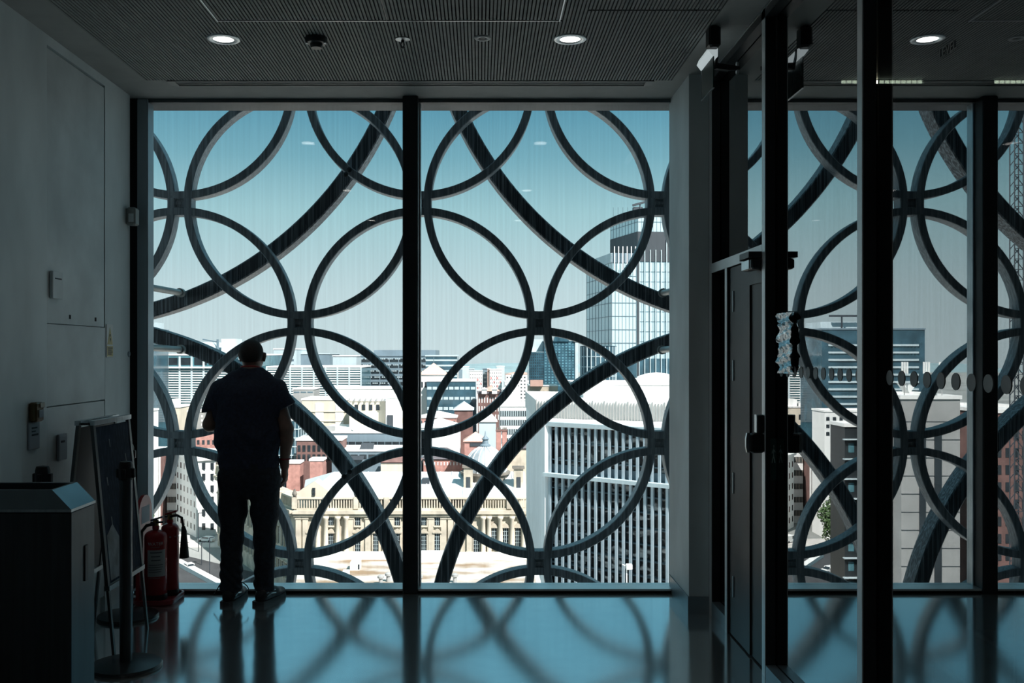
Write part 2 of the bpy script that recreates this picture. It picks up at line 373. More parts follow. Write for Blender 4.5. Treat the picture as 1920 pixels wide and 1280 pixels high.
# the darkened room beyond the partition and the back of this one
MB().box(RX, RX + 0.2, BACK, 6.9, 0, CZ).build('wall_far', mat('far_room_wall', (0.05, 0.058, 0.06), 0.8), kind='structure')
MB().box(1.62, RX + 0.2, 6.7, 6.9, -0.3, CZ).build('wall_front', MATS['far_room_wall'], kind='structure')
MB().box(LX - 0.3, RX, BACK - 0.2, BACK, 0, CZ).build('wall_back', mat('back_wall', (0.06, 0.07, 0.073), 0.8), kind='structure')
st = thing('stepped_seating', (2.6, 4.0, 0), 'dark stepped seating with thin pale metal edges behind the partition', 'seating')
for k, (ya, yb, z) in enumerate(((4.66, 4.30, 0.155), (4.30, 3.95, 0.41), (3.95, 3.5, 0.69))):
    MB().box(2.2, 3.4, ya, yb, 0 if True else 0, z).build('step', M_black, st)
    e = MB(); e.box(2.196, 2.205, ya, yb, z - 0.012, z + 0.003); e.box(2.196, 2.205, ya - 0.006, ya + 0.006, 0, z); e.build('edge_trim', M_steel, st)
LEDM = mat('led_strip', (0.9, 0.9, 0.7), 0.5, emit=(1.0, 0.93, 0.66), es=5.0)
for a, b, w in ((1572, 1724, 'nearer'), (1857, 1990, 'farther')):
    lg = thing('linear_light', (gx((a + b) / 2, 6.24), 6.24, CZ), 'warm linear ceiling light behind the partition, the %s to the pier' % ('one closer' if w == 'nearer' else 'one further'), 'ceiling light', 'linear lights behind the partition')
    X0, X1 = gx(a, 6.24), gx(b, 6.24)
    MB().box(X0, X1, 6.2, 6.28, CZ - 0.03, CZ - 0.001).build('housing', M_dark, lg)
    nn = max(3, int((X1 - X0) / 0.035)); d = MB()
    for i in range(nn):
        xx = X0 + (X1 - X0) * i / nn; d.box(xx + 0.004, xx + (X1 - X0) / nn - 0.004, 6.198, 6.2, CZ - 0.026, CZ - 0.006)
    d.build('led_louvre', LEDM, lg, kind='stuff')

# ---------------------------------------------------------------- ceiling fittings
LAMP = mat('lamp_face', (1, 1, 1), 0.5, emit=(1.0, 0.96, 0.9), es=9.0)
def ringm(r0, r1, z0, z1, n=28):
    m = MB(); m.lathe(0, 0, [(r0, z1), (r0, z0), (r1 - 0.004, z0), (r1, z0 + 0.003), (r1, z1)], n, cap=False); return m
trim = ringm(0.058, 0.092, -0.006, 0.004).mesh('trim_ring', M_alu, True)
lens = MB().lathe(0, 0, [(0.0, -0.0015), (0.03, -0.002), (0.0585, 0.001), (0.0585, 0.004)], 28, cap=False).mesh('lamp_lens', LAMP, True)
LX_, RX_ = gx(419, 5.4), gx(1069, 5.4)
def downlight(x, y, label):
    r = thing('downlight', (x, y, CZ), label, 'downlight', 'recessed ceiling downlights')
    inst('trim_ring', trim, (x, y, CZ), r); inst('lamp_lens', lens, (x, y, CZ - 0.001), r)
    ld = bpy.data.lights.new('lamp', 'SPOT'); ld.energy = 4; ld.spot_size = 1.6; ld.spot_blend = 0.6; ld.shadow_soft_size = 0.05; ld.color = (1, 0.94, 0.86)
    lo = bpy.data.objects.new('lamp', ld); COL.objects.link(lo); lo.parent = r; lo.location = (0, 0, -0.03)
downlight(LX_, 5.4, 'lit round downlight near the window, left of the smoke detector')
downlight(RX_, 5.4, 'lit round downlight near the window, right of the ceiling sensor ring')
downlight(LX_, 3.05, 'lit round downlight in the second row back, left side, mirrored in the window')
downlight(RX_, 3.05, 'lit round downlight in the second row back, right side, mirrored in the window')
downlight(LX_, 0.7, 'lit round downlight in the third row back, left side, mirrored in the window')
downlight(RX_, 0.7, 'lit round downlight in the third row back, right side, mirrored in the window')
Y = F * 1.767 / (662 - 71); x = gx(593, Y)
sd = thing('smoke_detector', (x, Y, CZ), 'dark round smoke detector on the slatted ceiling', 'smoke detector')
MB().lathe(x, Y, [(0.062, CZ + 0.002), (0.062, CZ - 0.02), (0.056, CZ - 0.032), (0.04, CZ - 0.035)], 24).build('detector_base', mat('detector_grey', (0.03, 0.034, 0.036), 0.4), sd, True)
MB().lathe(x, Y, [(0.036, CZ - 0.033), (0.034, CZ - 0.052), (0.03, CZ - 0.058), (0.0, CZ - 0.059)], 20, cap=False).build('detector_chamber', MATS['detector_grey'], sd, True)
for s in (-1, 1): MB().lathe(x + s * 0.05, Y - 0.02, [(0.008, CZ - 0.034), (0.006, CZ - 0.038), (0, CZ - 0.039)], 8, cap=False).build('indicator', M_alu, sd, True)
Y = F * 1.767 / (662 - 73); x = gx(755, Y)
sp = thing('sprinkler', (x, Y, CZ), 'small sprinkler head hanging from the slatted ceiling', 'sprinkler')
MB().lathe(x, Y, [(0.042, CZ + 0.001), (0.042, CZ - 0.004), (0.03, CZ - 0.007), (0.0, CZ - 0.008)], 22, cap=False).build('escutcheon', M_steel, sp, True)
q = MB(); q.tube([(x, Y, CZ - 0.005), (x, Y, CZ - 0.022)], 0.009); q.tube([(x - 0.006, Y, CZ - 0.02), (x - 0.01, Y, CZ - 0.034), (x, Y, CZ - 0.05)], 0.003, 6); q.tube([(x + 0.006, Y, CZ - 0.02), (x + 0.01, Y, CZ - 0.034), (x, Y, CZ - 0.05)], 0.003, 6)
q.lathe(x, Y, [(0.012, CZ - 0.05), (0.012, CZ - 0.053)], 12); q.build('sprinkler_head', M_dark, sp)
Y = F * 1.767 / (662 - 71); x = gx(905, Y)
sr = thing('ceiling_sensor', (x, Y, CZ), 'pale ring shaped sensor flush in the slatted ceiling', 'sensor')
inst('sensor_ring', MB().lathe(0, 0, [(0.022, 0.003), (0.026, -0.006), (0.044, -0.006), (0.048, 0.0), (0.048, 0.003)], 26, cap=False).mesh('sensor_ring', mat('sensor_grey', (0.42, 0.45, 0.46), 0.5), True), (x, Y, CZ), sr)
MB().lathe(x, Y, [(0.023, CZ - 0.001), (0.018, CZ - 0.004), (0, CZ - 0.005)], 18, cap=False).build('sensor_eye', M_dark, sr, True)

# hanging emergency sign beside the partition
sg = thing('exit_sign', (1.25, 5.3, 3.2), 'edge lit hanging exit sign with clear plate near the glazed partition', 'exit sign')
X = 1.262
MB().bbox(X - 0.03, X + 0.035, 5.16, 5.25, 3.30, CZ, 0.012).build('hanger', M_black, sg)
q = MB(); q.extrude([(X - 0.022, 5.215, 3.296), (X + 0.005, 5.215, 3.262), (X + 0.03, 5.215, 3.262), (X + 0.03, 5.215, 3.31), (X - 0.01, 5.215, 3.325)], (0, 0.28, 0)); q.build('lamp_housing', mat('sign_housing', (0.75, 0.8, 0.82), 0.5, emit=(0.85, 0.97, 1.0), es=0.4), sg)
MB().box(X + 0.004, X + 0.010, 5.215, 5.49, 3.092, 3.264).build('sign_plate', mat('sign_plate_green', (0.05, 0.085, 0.082), 0.25, var=0.5, scale=14, stretch=(1, 6, 0.8)), sg)
e = MB(); e.box(X + 0.002, X + 0.012, 5.213, 5.492, 3.090, 3.094); e.box(X + 0.002, X + 0.012, 5.489, 5.492, 3.09, 3.264); e.build('plate_edge', M_alu, sg)
MB().tube([(X + 0.03, 5.3, 3.235), (1.32, 5.33, 3.24), (1.38, 5.36, 3.243), (1.452, 5.38, 3.246)], [0.02, 0.022, 0.02, 0.012], 8).build('side_arm', M_black, sg)
MB().lathe(1.44, 5.376, [(0.006, 3.21), (0.008, 3.215), (0.008, 3.275), (0.006, 3.28)], 8).build('arm_clamp', M_alu, sg)
MB().tube([(X + 0.03, 5.25, 3.31), (X + 0.035, 5.25, 3.27), (X + 0.035, 5.28, 3.235)], 0.008, 6).build('cable', M_black, sg)

# ---------------------------------------------------------------- things on the left wall
def wall_plate(name, label, cat, px0, px1, py0, py1, m, proud=0.012, lines=()):
    Y0 = F * 2.4 / (900 - px0); Y1 = F * 2.4 / (900 - px1); Ym = (Y0 + Y1) / 2
    z1, z0 = gz(py0, Ym), gz(py1, Ym)
    r = thing(name, (LX, Ym, z0), label, cat)
    MB().bbox(LX, LX + proud, Y0, Y1, z0, z1, min(0.003, proud / 3)).build('plate', m, r)
    for a, b, c, d in lines:
        MB().box(LX + proud, LX + proud + 0.0006, Y0 + (Y1 - Y0) * a, Y0 + (Y1 - Y0) * b, z1 - (z1 - z0) * d, z1 - (z1 - z0) * c).build('print_line', M_ink, r)
    return r, Y0, Y1, z0, z1
wall_plate('wall_plaque', 'blank grey plaque on the upper access panel of the left wall', 'plaque', 92.5, 112, 509, 560, M_panel, 0.02, ((0.2, 0.85, 0.24, 0.29),))
wall_plate('wall_notice', 'narrow grey notice below the brass coloured call box', 'notice', 50.5, 70, 791, 842, M_pale, 0.014, ((0.2, 0.75, 0.18, 0.24), (0.2, 0.6, 0.31, 0.36), (0.2, 0.85, 0.43, 0.5)))
wall_plate('wall_notice', 'small grey notice on the lower access panel behind the sign board', 'notice', 106, 121, 813, 862, M_pale, 0.016, ((0.2, 0.7, 0.25, 0.33),))
r, Y0, Y1, z0, z1 = wall_plate('warning_sign', 'white warning sign with a golden triangle beside the window', 'sign', 198.5, 211, 608, 670, M_white, 0.005)
gold = mat('gold_print', (0.50, 0.42, 0.16), 0.4); zz = lambda t: z1 - (z1 - z0) * t; yy = lambda t: Y0 + (Y1 - Y0) * t
MB().extrude([(LX + 0.005, yy(0.1), zz(0.61)), (LX + 0.005, yy(0.9), zz(0.61)), (LX + 0.005, yy(0.5), zz(0.08))], (0.001, 0, 0)).build('triangle', gold, r)
MB().extrude([(LX + 0.006, yy(0.4), zz(0.3)), (LX + 0.006, yy(0.6), zz(0.3)), (LX + 0.006, yy(0.45), zz(0.42)), (LX + 0.006, yy(0.62), zz(0.42)), (LX + 0.006, yy(0.5), zz(0.55))], (0.0006, 0, 0)).build('bolt_symbol', M_ink, r)
MB().box(LX + 0.005, LX + 0.006, yy(0.06), yy(0.94), zz(0.97), zz(0.65)).build('caption_panel', gold, r)
for k in range(4): MB().box(LX + 0.006, LX + 0.0066, yy(0.15), yy(0.85 - 0.12 * (k % 2)), zz(0.73 + 0.06 * k), zz(0.70 + 0.06 * k)).build('print_line', M_ink, r)
Yc = F * 2.4 / (900 - 60); zc = gz(772, Yc)
cp = thing('call_box', (LX, Yc, zc - 0.05), 'brass coloured call box with a small pale window on the left wall', 'call box')
MB().bbox(LX, LX + 0.045, Yc - 0.045, Yc + 0.045, zc - 0.052, zc + 0.052, 0.008).build('box_body', mat('brass_brown', (0.12, 0.085, 0.04), 0.35, metal=0.5), cp)
MB().bbox(LX + 0.045, LX + 0.05, Yc - 0.02, Yc + 0.03, zc - 0.03, zc + 0.012, 0.002).build('window', M_pale, cp)
MB().bbox(LX + 0.045, LX + 0.052, Yc - 0.01, Yc + 0.04, zc + 0.022, zc + 0.05, 0.003).build('button', mat('cream_plastic', (0.5, 0.48, 0.4), 0.4), cp)
sb = thing('motion_sensor', (LX + 0.02, 6.6, gz(425, 6.6)), 'small pale box on the wall edge beside the window jamb', 'sensor')
MB().bbox(LX, LX + 0.065, 6.5, 6.585, gz(425, 6.6), gz(392, 6.6), 0.01).build('sensor_body', mat('sensor_cream', (0.28, 0.31, 0.30), 0.5), sb)
MB().bbox(LX + 0.02, LX + 0.055, 6.495, 6.5, gz(420, 6.6), gz(404, 6.6), 0.002).build('sensor_lens', M_panel, sb)
Yc = F * 2.4 / (900 - 241); zc = gz(663.5, Yc)
tag(inst('wall_button', MB().lathe(0, 0, [(0.0, 0.008), (0.016, 0.008), (0.019, 0.004), (0.019, 0.0)], 16, cap=False).mesh('wall_button', M_frame, True), (LX, Yc, zc), rot=(0, math.pi / 2, 0)), 'small round grey button at the wall edge below the warning sign', 'button')

# ---------------------------------------------------------------- litter bin
bn = thing('litter_bin', (-2.09, 4.33, 0), 'tall stainless litter bin with a sloped lid in the left foreground', 'bin')
xa, xb, ya, yb = -2.385, gx(133, 4.2), 4.2, 4.46; zt = 1.052; ch = 0.082
lidz = zt - 0.085
MB().bbox(xa, xb, ya, yb, 0.02, lidz - 0.012, 0.006).build('bin_body', [mat('bin_steel', (0.05, 0.06, 0.066), 0.38, metal=0.8, var=0.15, scale=6, stretch=(8, 8, 0.3))], bn)
MB().box(xa + 0.01, xb - 0.01, ya + 0.01, yb - 0.01, 0, 0.03).build('plinth', M_black, bn)
q = MB(); q.box(xa - 0.0, xb + 0.003, ya - 0.003, yb + 0.003, lidz - 0.012, lidz); q.build('lid_rim', M_steel, bn)
lid = MB(); x2, x3 = xa + 0.03, xb - ch; hx0, hx1, hy0, hy1 = -2.33, x3 - 0.012, ya + 0.02, yb - 0.03
o8 = [(xa, ya, lidz), (xb, ya, lidz), (xb, yb, lidz), (xa, yb, lidz), (x2, ya, zt), (x3, ya, zt), (x3, yb, zt), (x2, yb, zt), (hx0, hy0, zt), (hx1, hy0, zt), (hx1, hy1, zt), (hx0, hy1, zt), (hx0, hy0, zt - 0.07), (hx1, hy0, zt - 0.07), (hx1, hy1, zt - 0.07), (hx0, hy1, zt - 0.07)]
lid.add(o8, [(0, 1, 5, 4), (1, 2, 6, 5), (2, 3, 7, 6), (3, 0, 4, 7), (4, 5, 9, 8), (5, 6, 10, 9), (6, 7, 11, 10), (7, 4, 8, 11), (8, 9, 13, 12), (9, 10, 14, 13), (10, 11, 15, 14), (11, 8, 12, 15)])
lid.build('lid', mat('lid_steel', (0.2, 0.23, 0.245), 0.25, metal=0.95, var=0.1, scale=8), bn)
MB().box(hx0, hx1, hy0, hy1, zt - 0.075, zt - 0.07).build('opening', M_void, bn)
MB().box(xb, xb + 0.006, ya + 0.14, ya + 0.17, 0.62, 0.78).build('side_slot', M_black, bn)

# ---------------------------------------------------------------- A-board
ab = thing('sign_board', (-2.14, 5.5, 0), 'folding A-frame sign board with a dark blue poster', 'sign board')
Ya, Yb, zT = 5.22, 5.77, 1.295
def leaf(xt, xbm, front):
    A = Vector((xt, 0, zT)); B = Vector((xbm, 0, 0.0)); d = (B - A)
    def at(t, y): p = A + d * t; return Vector((p.x, y, p.z))
    nrm = Vector((d.z, 0, -d.x)).normalized()
    if (nrm.x < 0) == front: nrm = -nrm
    w = 0.03
    for y in (Ya + w / 2, Yb - w / 2):
        MB().bar(at(0.02, y), at(0.72, y), 0.018, w, (0, 1, 0)).build('frame_rail', mat('board_frame', (0.10, 0.115, 0.12), 0.35, metal=0.8), ab)
        MB().bar(at(0.70, y), at(1.0, y), 0.014, 0.022, (0, 1, 0)).build('leg', MATS['board_frame'], ab)
    MB().bar(at(0.02, Ya), at(0.02, Yb), 0.034, 0.026, (0, 0, 1)).build('frame_rail', M_alu, ab)
    MB().bar(at(0.715, Ya), at(0.715, Yb), 0.03, 0.026, (0, 0, 1)).build('frame_rail', M_steel, ab)
    off = nrm * 0.004
    MB().extrude([at(0.04, Ya + w) - off, at(0.04, Yb - w) - off, at(0.70, Yb - w) - off, at(0.70, Ya + w) - off], nrm * 0.006).build('backing_panel', M_black, ab)
    if front:
        po = MB().extrude([at(0.04, Ya + w) + off, at(0.04, Yb - w) + off, at(0.70, Yb - w) + off, at(0.70, Ya + w) + off], nrm * 0.002).build('poster', mat('poster_blue', (0.010, 0.018, 0.036), 0.7, spec=0.1, scale=22, stretch=(1, 2.5, 0.8), col2=(0.03, 0.05, 0.085), contrast=(0.45, 0.75)), ab)
        MB().extrude([at(0.50, Ya + 0.05) + off * 1.6, at(0.46, Ya + 0.14) + off * 1.6, at(0.55, Ya + 0.25) + off * 1.6, at(0.69, Ya + 0.28) + off * 1.6, at(0.69, Ya + 0.05) + off * 1.6], nrm * 0.0008).build('printed_patch', mat('poster_pale', (0.12, 0.15, 0.17), 0.5, var=0.5, scale=12), po)
        for t, yv in ((0.1, 0.2), (0.18, 0.42), (0.26, 0.12), (0.3, 0.3), (0.43, 0.13)):
            MB().extrude([at(t, Ya + yv) + off * 1.6, at(t, Ya + yv + 0.012) + off * 1.6, at(t + 0.035, Ya + yv + 0.016) + off * 1.6, at(t + 0.035, Ya + yv + 0.006) + off * 1.6], nrm * 0.0008).build('printed_spark', MATS['poster_pale'], po)
leaf(-2.115, -1.995, True); leaf(-2.185, -2.32, False)
for y in (Ya + 0.01, Yb - 0.01): MB().bar((-2.18, y, zT - 0.03), (-2.12, y, zT - 0.03), 0.02, 0.012).build('hinge', M_black, ab)

# ---------------------------------------------------------------- barrier posts
def barrier(x, y, label):
    r = thing('barrier_post', (x, y, 0), label, 'barrier post', 'retractable barrier posts')
    MB().lathe(x, y, [(0.182, 0.0), (0.186, 0.008), (0.18, 0.02), (0.1, 0.03), (0.05, 0.034)], 32).build('base', mat('post_base', (0.06, 0.07, 0.075), 0.3, metal=0.6), r, True)
    MB().lathe(x, y, [(0.032, 0.03), (0.032, 0.99)], 20).build('pole', mat('post_steel', (0.09, 0.105, 0.115), 0.3, metal=0.7), r, True)
    MB().lathe(x, y, [(0.034, 0.985), (0.036, 0.99), (0.036, 1.06), (0.03, 1.08), (0.0, 1.084)], 20, cap=False).build('cap', M_black, r, True)
    MB().bbox(x - 0.012, x + 0.012, y - 0.048, y + 0.048, 0.995, 1.045, 0.003).build('belt_clip', M_black, r)
    MB().bbox(x - 0.048, x + 0.048, y - 0.012, y + 0.012, 0.995, 1.045, 0.003).build('belt_clip', M_black, r)
    return r
barrier(gx(236, 5.05), 5.05, 'barrier post standing in front of the A-frame sign board')
barrier(-2.205, 4.84, 'barrier post by the left wall, mostly hidden behind the litter bin')
b3 = barrier(-2.2, 6.0, 'barrier post behind the A-frame sign board, only its base showing')

# ---------------------------------------------------------------- fire extinguishers on a stand
RED = mat('red_enamel', (0.30, 0.018, 0.022), 0.28, var=0.1); REDP = mat('red_plastic', (0.22, 0.02, 0.025), 0.4)
ex, ey = gx(293, 6.38), 6.42
stn = thing('extinguisher_stand', (ex, ey, 0), 'red plastic stand carrying two fire extinguishers beside the window', 'stand')
def rrect(cx, cy, hx, hy, r, z):
    pts = []
    for sx, sy, a0 in ((1, 1, 0), (-1, 1, 90), (-1, -1, 180), (1, -1, 270)):
        for k in range(5): a = math.radians(a0 + 22.5 * k); pts.append((cx + sx * (hx - r) + r * math.cos(a), cy + sy * (hy - r) + r * math.sin(a), z))
    return pts
bcx = ex + 0.01; rings = [rrect(bcx, ey - 0.01, 0.125, 0.15, 0.06, 0), rrect(bcx, ey - 0.01, 0.135, 0.16, 0.065, 0.012), rrect(bcx, ey - 0.01, 0.135, 0.16, 0.065, 0.034), rrect(bcx, ey - 0.01, 0.122, 0.147, 0.055, 0.036), rrect(bcx, ey - 0.01, 0.115, 0.14, 0.05, 0.02)]
q = MB(); vs = [p for r_ in rings for p in r_]; N = 20; fs = [tuple(range(N - 1, -1, -1)), tuple(range(4 * N, 5 * N))]
for k in range(4): fs += [(k * N + i, k * N + (i + 1) % N, (k + 1) * N + (i + 1) % N, (k + 1) * N + i) for i in range(N)]
q.add(vs, fs); q.build('tray', REDP, stn, True)
q = MB(); bx = ex - 0.105; prof = [(-0.13, 0.02), (0.12, 0.02), (0.12, 0.55)] + [(-0.005 + 0.125 * math.cos(math.radians(a)), 0.58 + 0.125 * math.sin(math.radians(a))) for a in range(0, 181, 20)] + [(-0.13, 0.55)]
q.extrude([(bx, ey + a, z) for a, z in prof], (0.022, 0, 0)); q.build('back_board', RED, stn)
MB().box(bx + 0.022, bx + 0.0232, ey - 0.08, ey + 0.07, 0.52, 0.63).build('instruction_label', M_pale, stn)
def extinguisher(name, x, y, r, h, label, kind):
    t = thing(name, (x, y, 0.022), label, 'extinguisher', 'fire extinguishers on the red stand'); z = 0.022
    pr = [(r * 0.9, z), (r, z + 0.012), (r, z + h - r * 0.75)] + [(r * math.cos(math.radians(a)), z + h - r * 0.75 + r * 0.6 * math.sin(math.radians(a))) for a in (20, 40, 60, 75)] + [(0.022, z + h - 0.005), (0.022, z + h + 0.015)]
    MB().lathe(x, y, pr, 24).build('cylinder', RED, t, True)
    MB().lathe(x, y, [(r * 0.92, z - 0.001), (r * 1.015, z + 0.004), (r * 1.015, z + 0.035), (r, z + 0.038)], 24, cap=False).build('foot_ring', M_black, t, True)
    MB().lathe(x, y, [(0.02, z + h + 0.01), (0.02, z + h + 0.05), (0.012, z + h + 0.055)], 12).build('valve', mat('brass', (0.4, 0.33, 0.16), 0.3, metal=1), t, True)
    q = MB(); q.bar((x - 0.03, y, z + h + 0.035), (x + 0.06, y - 0.015, z + h + 0.042), 0.024, 0.01); q.build('lower_handle', M_black, t)
    q = MB(); q.bar((x - 0.03, y, z + h + 0.05), (x + 0.05, y - 0.01, z + h + 0.075), 0.024, 0.012); q.build('squeeze_lever', mat('lever_blue', (0.03, 0.05, 0.1), 0.4) if kind == 'water' else RED, t)
    mat('label_print', (0.09, 0.1, 0.11), 0.6)
    def wrap(z0_, z1_, a0, a1, m, nm, e=0.0012):
        q = MB(); n = 10; vs = []
        for k in range(n + 1):
            a = math.radians(a0 + (a1 - a0) * k / n)
            for rr, zz_ in ((r + e, z0_), (r + e, z1_), (r + 0.0002, z1_), (r + 0.0002, z0_)): vs.append((x + rr * math.cos(a), y + rr * math.sin(a), zz_))
        fs = [(k * 4 + j, k * 4 + (j + 1) % 4, k * 4 + 4 + (j + 1) % 4, k * 4 + 4 + j) for k in range(n) for j in range(4)] + [(3, 2, 1, 0), (n * 4, n * 4 + 1, n * 4 + 2, n * 4 + 3)]
        q.add(vs, fs); return q.build(nm, m, t, True)
    if kind == 'water':
        lb = wrap(z + 0.16, z + 0.335, -115, -20, mat('label_pale', (0.34, 0.37, 0.38), 0.5), 'instruction_label')
        for k, (za, zb, a0, a1) in enumerate(((0.315, 0.322, -100, -40), (0.29, 0.296, -95, -50), (0.265, 0.271, -95, -48), (0.235, 0.24, -108, -35), (0.22, 0.224, -108, -35), (0.205, 0.209, -108, -40), (0.19, 0.194, -108, -45))):
            wrap(z + za, z + zb, a0, a1, MATS['label_print'], 'print_line', 0.0016)
        tm = text_mesh('WATER', 0.030, mat('label_lettering', (0.5, 0.45, 0.45), 0.5))
        for v in tm.vertices:
            a = math.radians(-72) + v.co.x / r; v.co = (math.cos(a) * (r + 0.001 + v.co.z), math.sin(a) * (r + 0.001 + v.co.z), v.co.y)
        inst('lettering', tm, (x, y, z + 0.375), t)
        wrap(z + 0.352, z + 0.357, -95, -52, mat('label_lettering2', (0.28, 0.16, 0.16), 0.5), 'small_print')
        wrap(z + 0.148, z + 0.153, -110, -50, MATS['label_lettering2'], 'small_print')
        MB().tube([(x, y - 0.02, z + h + 0.03), (x - 0.05, y - 0.03, z + h + 0.02), (x - 0.08, y - 0.04, z + h - 0.02), (x - 0.085, y - 0.04, z + h - 0.2)], 0.011, 8).build('hose', M_black, t)
    else:
        MB().tube([(x, y - 0.01, z + h + 0.035), (x + 0.05, y - 0.015, z + h + 0.045), (x + 0.085, y - 0.02, z + h + 0.03), (x + 0.095, y - 0.02, z + h - 0.03)], 0.009, 8).build('hose', M_black, t)
        MB().tube([(x + 0.095, y - 0.02, z + h - 0.03), (x + 0.1, y - 0.02, z + h - 0.06), (x + 0.102, y - 0.02, z + h - 0.24)], [0.012, 0.018, 0.032], 14).build('horn', M_black, t)
        wrap(z + h - 0.1, z + h - 0.09, -180, 179, M_alu, 'clip_band')
    return t
extinguisher('fire_extinguisher', ex + 0.0, ey - 0.05, 0.073, 0.47, 'red water fire extinguisher with a pale instruction label', 'water')
extinguisher('fire_extinguisher', ex + 0.055, ey + 0.075, 0.058, 0.49, 'red fire extinguisher with a black discharge horn', 'co2')

# ---------------------------------------------------------------- facade rings outside the window
LYR, S = 7.8, 0.977
lat = thing('facade_lattice', (0, 8.0, 0), 'interlocking dark metal rings of the facade screen outside the window', 'facade screen')
def ring_mesh(name, R, w, d, n, m, b=0.006):
    q = MB(); pr = [(R - w / 2, -d / 2 + b), (R - w / 2 + b, -d / 2), (R + w / 2 - b, -d / 2), (R + w / 2, -d / 2 + b), (R + w / 2, d / 2), (R - w / 2, d / 2)]; k = len(pr); vs = []
    for i in range(n):
        a = 2 * math.pi * i / n
        for r, y in pr: vs.append((r * math.cos(a), y, r * math.sin(a)))
    fs = [(i * k + j, i * k + (j + 1) % k, ((i + 1) % n) * k + (j + 1) % k, ((i + 1) % n) * k + j) for i in range(n) for j in range(k)]
    q.add(vs, fs); return q.mesh(name, m)
small = ring_mesh('ring', 0.912, 0.064, 0.13, 96, M_ring)
N0 = P(335, 380, LYR)
def node(i, j): return Vector((N0.x + S * i, LYR, N0.z - S * j))
for i in range(-3, 7):
    for j in range(-3, 6):
        c = node(i, j)
        if (i + j) % 2: inst('ring', small, c + Vector((0, 0.075, 0)), lat)
plate = MB(); plate.bbox(-0.042, 0.042, 0.03, 0.11, -0.042, 0.042, 0.006); plate.box(-0.05, 0.05, 0.02, 0.04, -0.012, 0.012)
plate = plate.mesh('node_plate', M_ring)
for i in range(-2, 7):
    for j in range(-2, 5):
        if (i + j) % 2 == 0: inst('node_plate', plate, node(i, j), lat)
LB = 7.97; big = ring_mesh('large_ring', 667 * LB / F, 0.122, 0.2, 200, M_ringbig, 0.01)
for cx, cy in ((109, -64), (1471, -64), (109, 1272), (1471, 1272)):
    inst('large_ring', big, P(cx, cy, LB) + Vector((0, 0.12, 0)), lat)
for a, b in ((P(250, 533, 6.95), P(340, 549, LB - 0.01)), (P(240, 649, 6.95), P(341, 655, LB - 0.01)), (P(1290, 540, 6.95), P(1242, 549, LB - 0.01)), (P(1290, 650, 6.95), P(1240, 656, LB - 0.01))):
    q = MB(); q.tube([a, b], 0.026, 12); q.tube([b + (a - b).normalized() * 0.05, b], 0.038, 12); q.build('strut', M_strut, lat, True)
bolt = MB().lathe(0, 0, [(0.022, 0.0), (0.02, 0.006), (0, 0.007)], 10, cap=False).mesh('bolt', M_dark, True)
for px, py in ((655, 318), (648, 327), (645, 893), (655, 884)):
    inst('bolt', bolt, P(px, py, LYR - 0.001), lat, rot=(math.pi / 2, 0, 0))

# this building's own storeys above and below, which shade the screen from the sun behind
MB().box(-14, 16, -16, 6.9, CZ + 0.25, 26).build('upper_storeys', mat('own_building', (0.16, 0.18, 0.19), 0.7), kind='structure')
MB().box(-14, 16, -16, 6.9, -50, -0.32).build('lower_storeys', MATS['own_building'], kind='structure')

# ---------------------------------------------------------------- the standing man
def surface_nets(Fv, org, h):
    ins = Fv < 0
    nx, ny, nz = Fv.shape
    def cs(A, i, j, k): return A[i:nx - 1 + i, j:ny - 1 + j, k:nz - 1 + k]
    cnt = np.zeros((nx - 1, ny - 1, nz - 1), np.float32); pos = np.zeros((nx - 1, ny - 1, nz - 1, 3), np.float32)
    corners = [(i, j, k) for i in (0, 1) for j in (0, 1) for k in (0, 1)]
    for a in corners:
        for ax in range(3):
            if a[ax] == 1: continue
            b = list(a); b[ax] = 1
            fa, fb = cs(Fv, *a), cs(Fv, *b); m = cs(ins, *a) != cs(ins, *b)
            t = np.where(m, fa / np.where(m, fa - fb, 1), 0)
            for d in range(3):
                pos[..., d] += np.where(m, a[d] + (t if d == ax else 0), 0)
            cnt += m
    act = cnt > 0
    idx = -np.ones(act.shape, np.int64); idx[act] = np.arange(act.sum())
    I = np.argwhere(act)
    V = (I + pos[act] / cnt[act][:, None]) * h + np.array(org)
    quads = []
    for ax in range(3):
        o1, o2 = [(1, 2), (2, 0), (0, 1)][ax]
        A = [slice(1, -1)] * 3; B = [slice(1, -1)] * 3; A[ax] = slice(0, -1); B[ax] = slice(1, None)
        sa, sb = ins[tuple(A)], ins[tuple(B)]
        e = np.argwhere(sa != sb)
        if not len(e): continue
        fl_ = sa[tuple(e.T)]
        base = e.copy()
        for d in range(3):
            if d != ax: base[:, d] += 1
        def cell(d1, d2):
            c = base.copy(); c[:, o1] -= d1; c[:, o2] -= d2; return idx[tuple(c.T)]
        qd = np.stack([cell(1, 1), cell(0, 1), cell(0, 0), cell(1, 0)], 1)
        qd[~fl_] = qd[~fl_][:, ::-1]; quads.append(qd)
    return V, np.concatenate(quads)

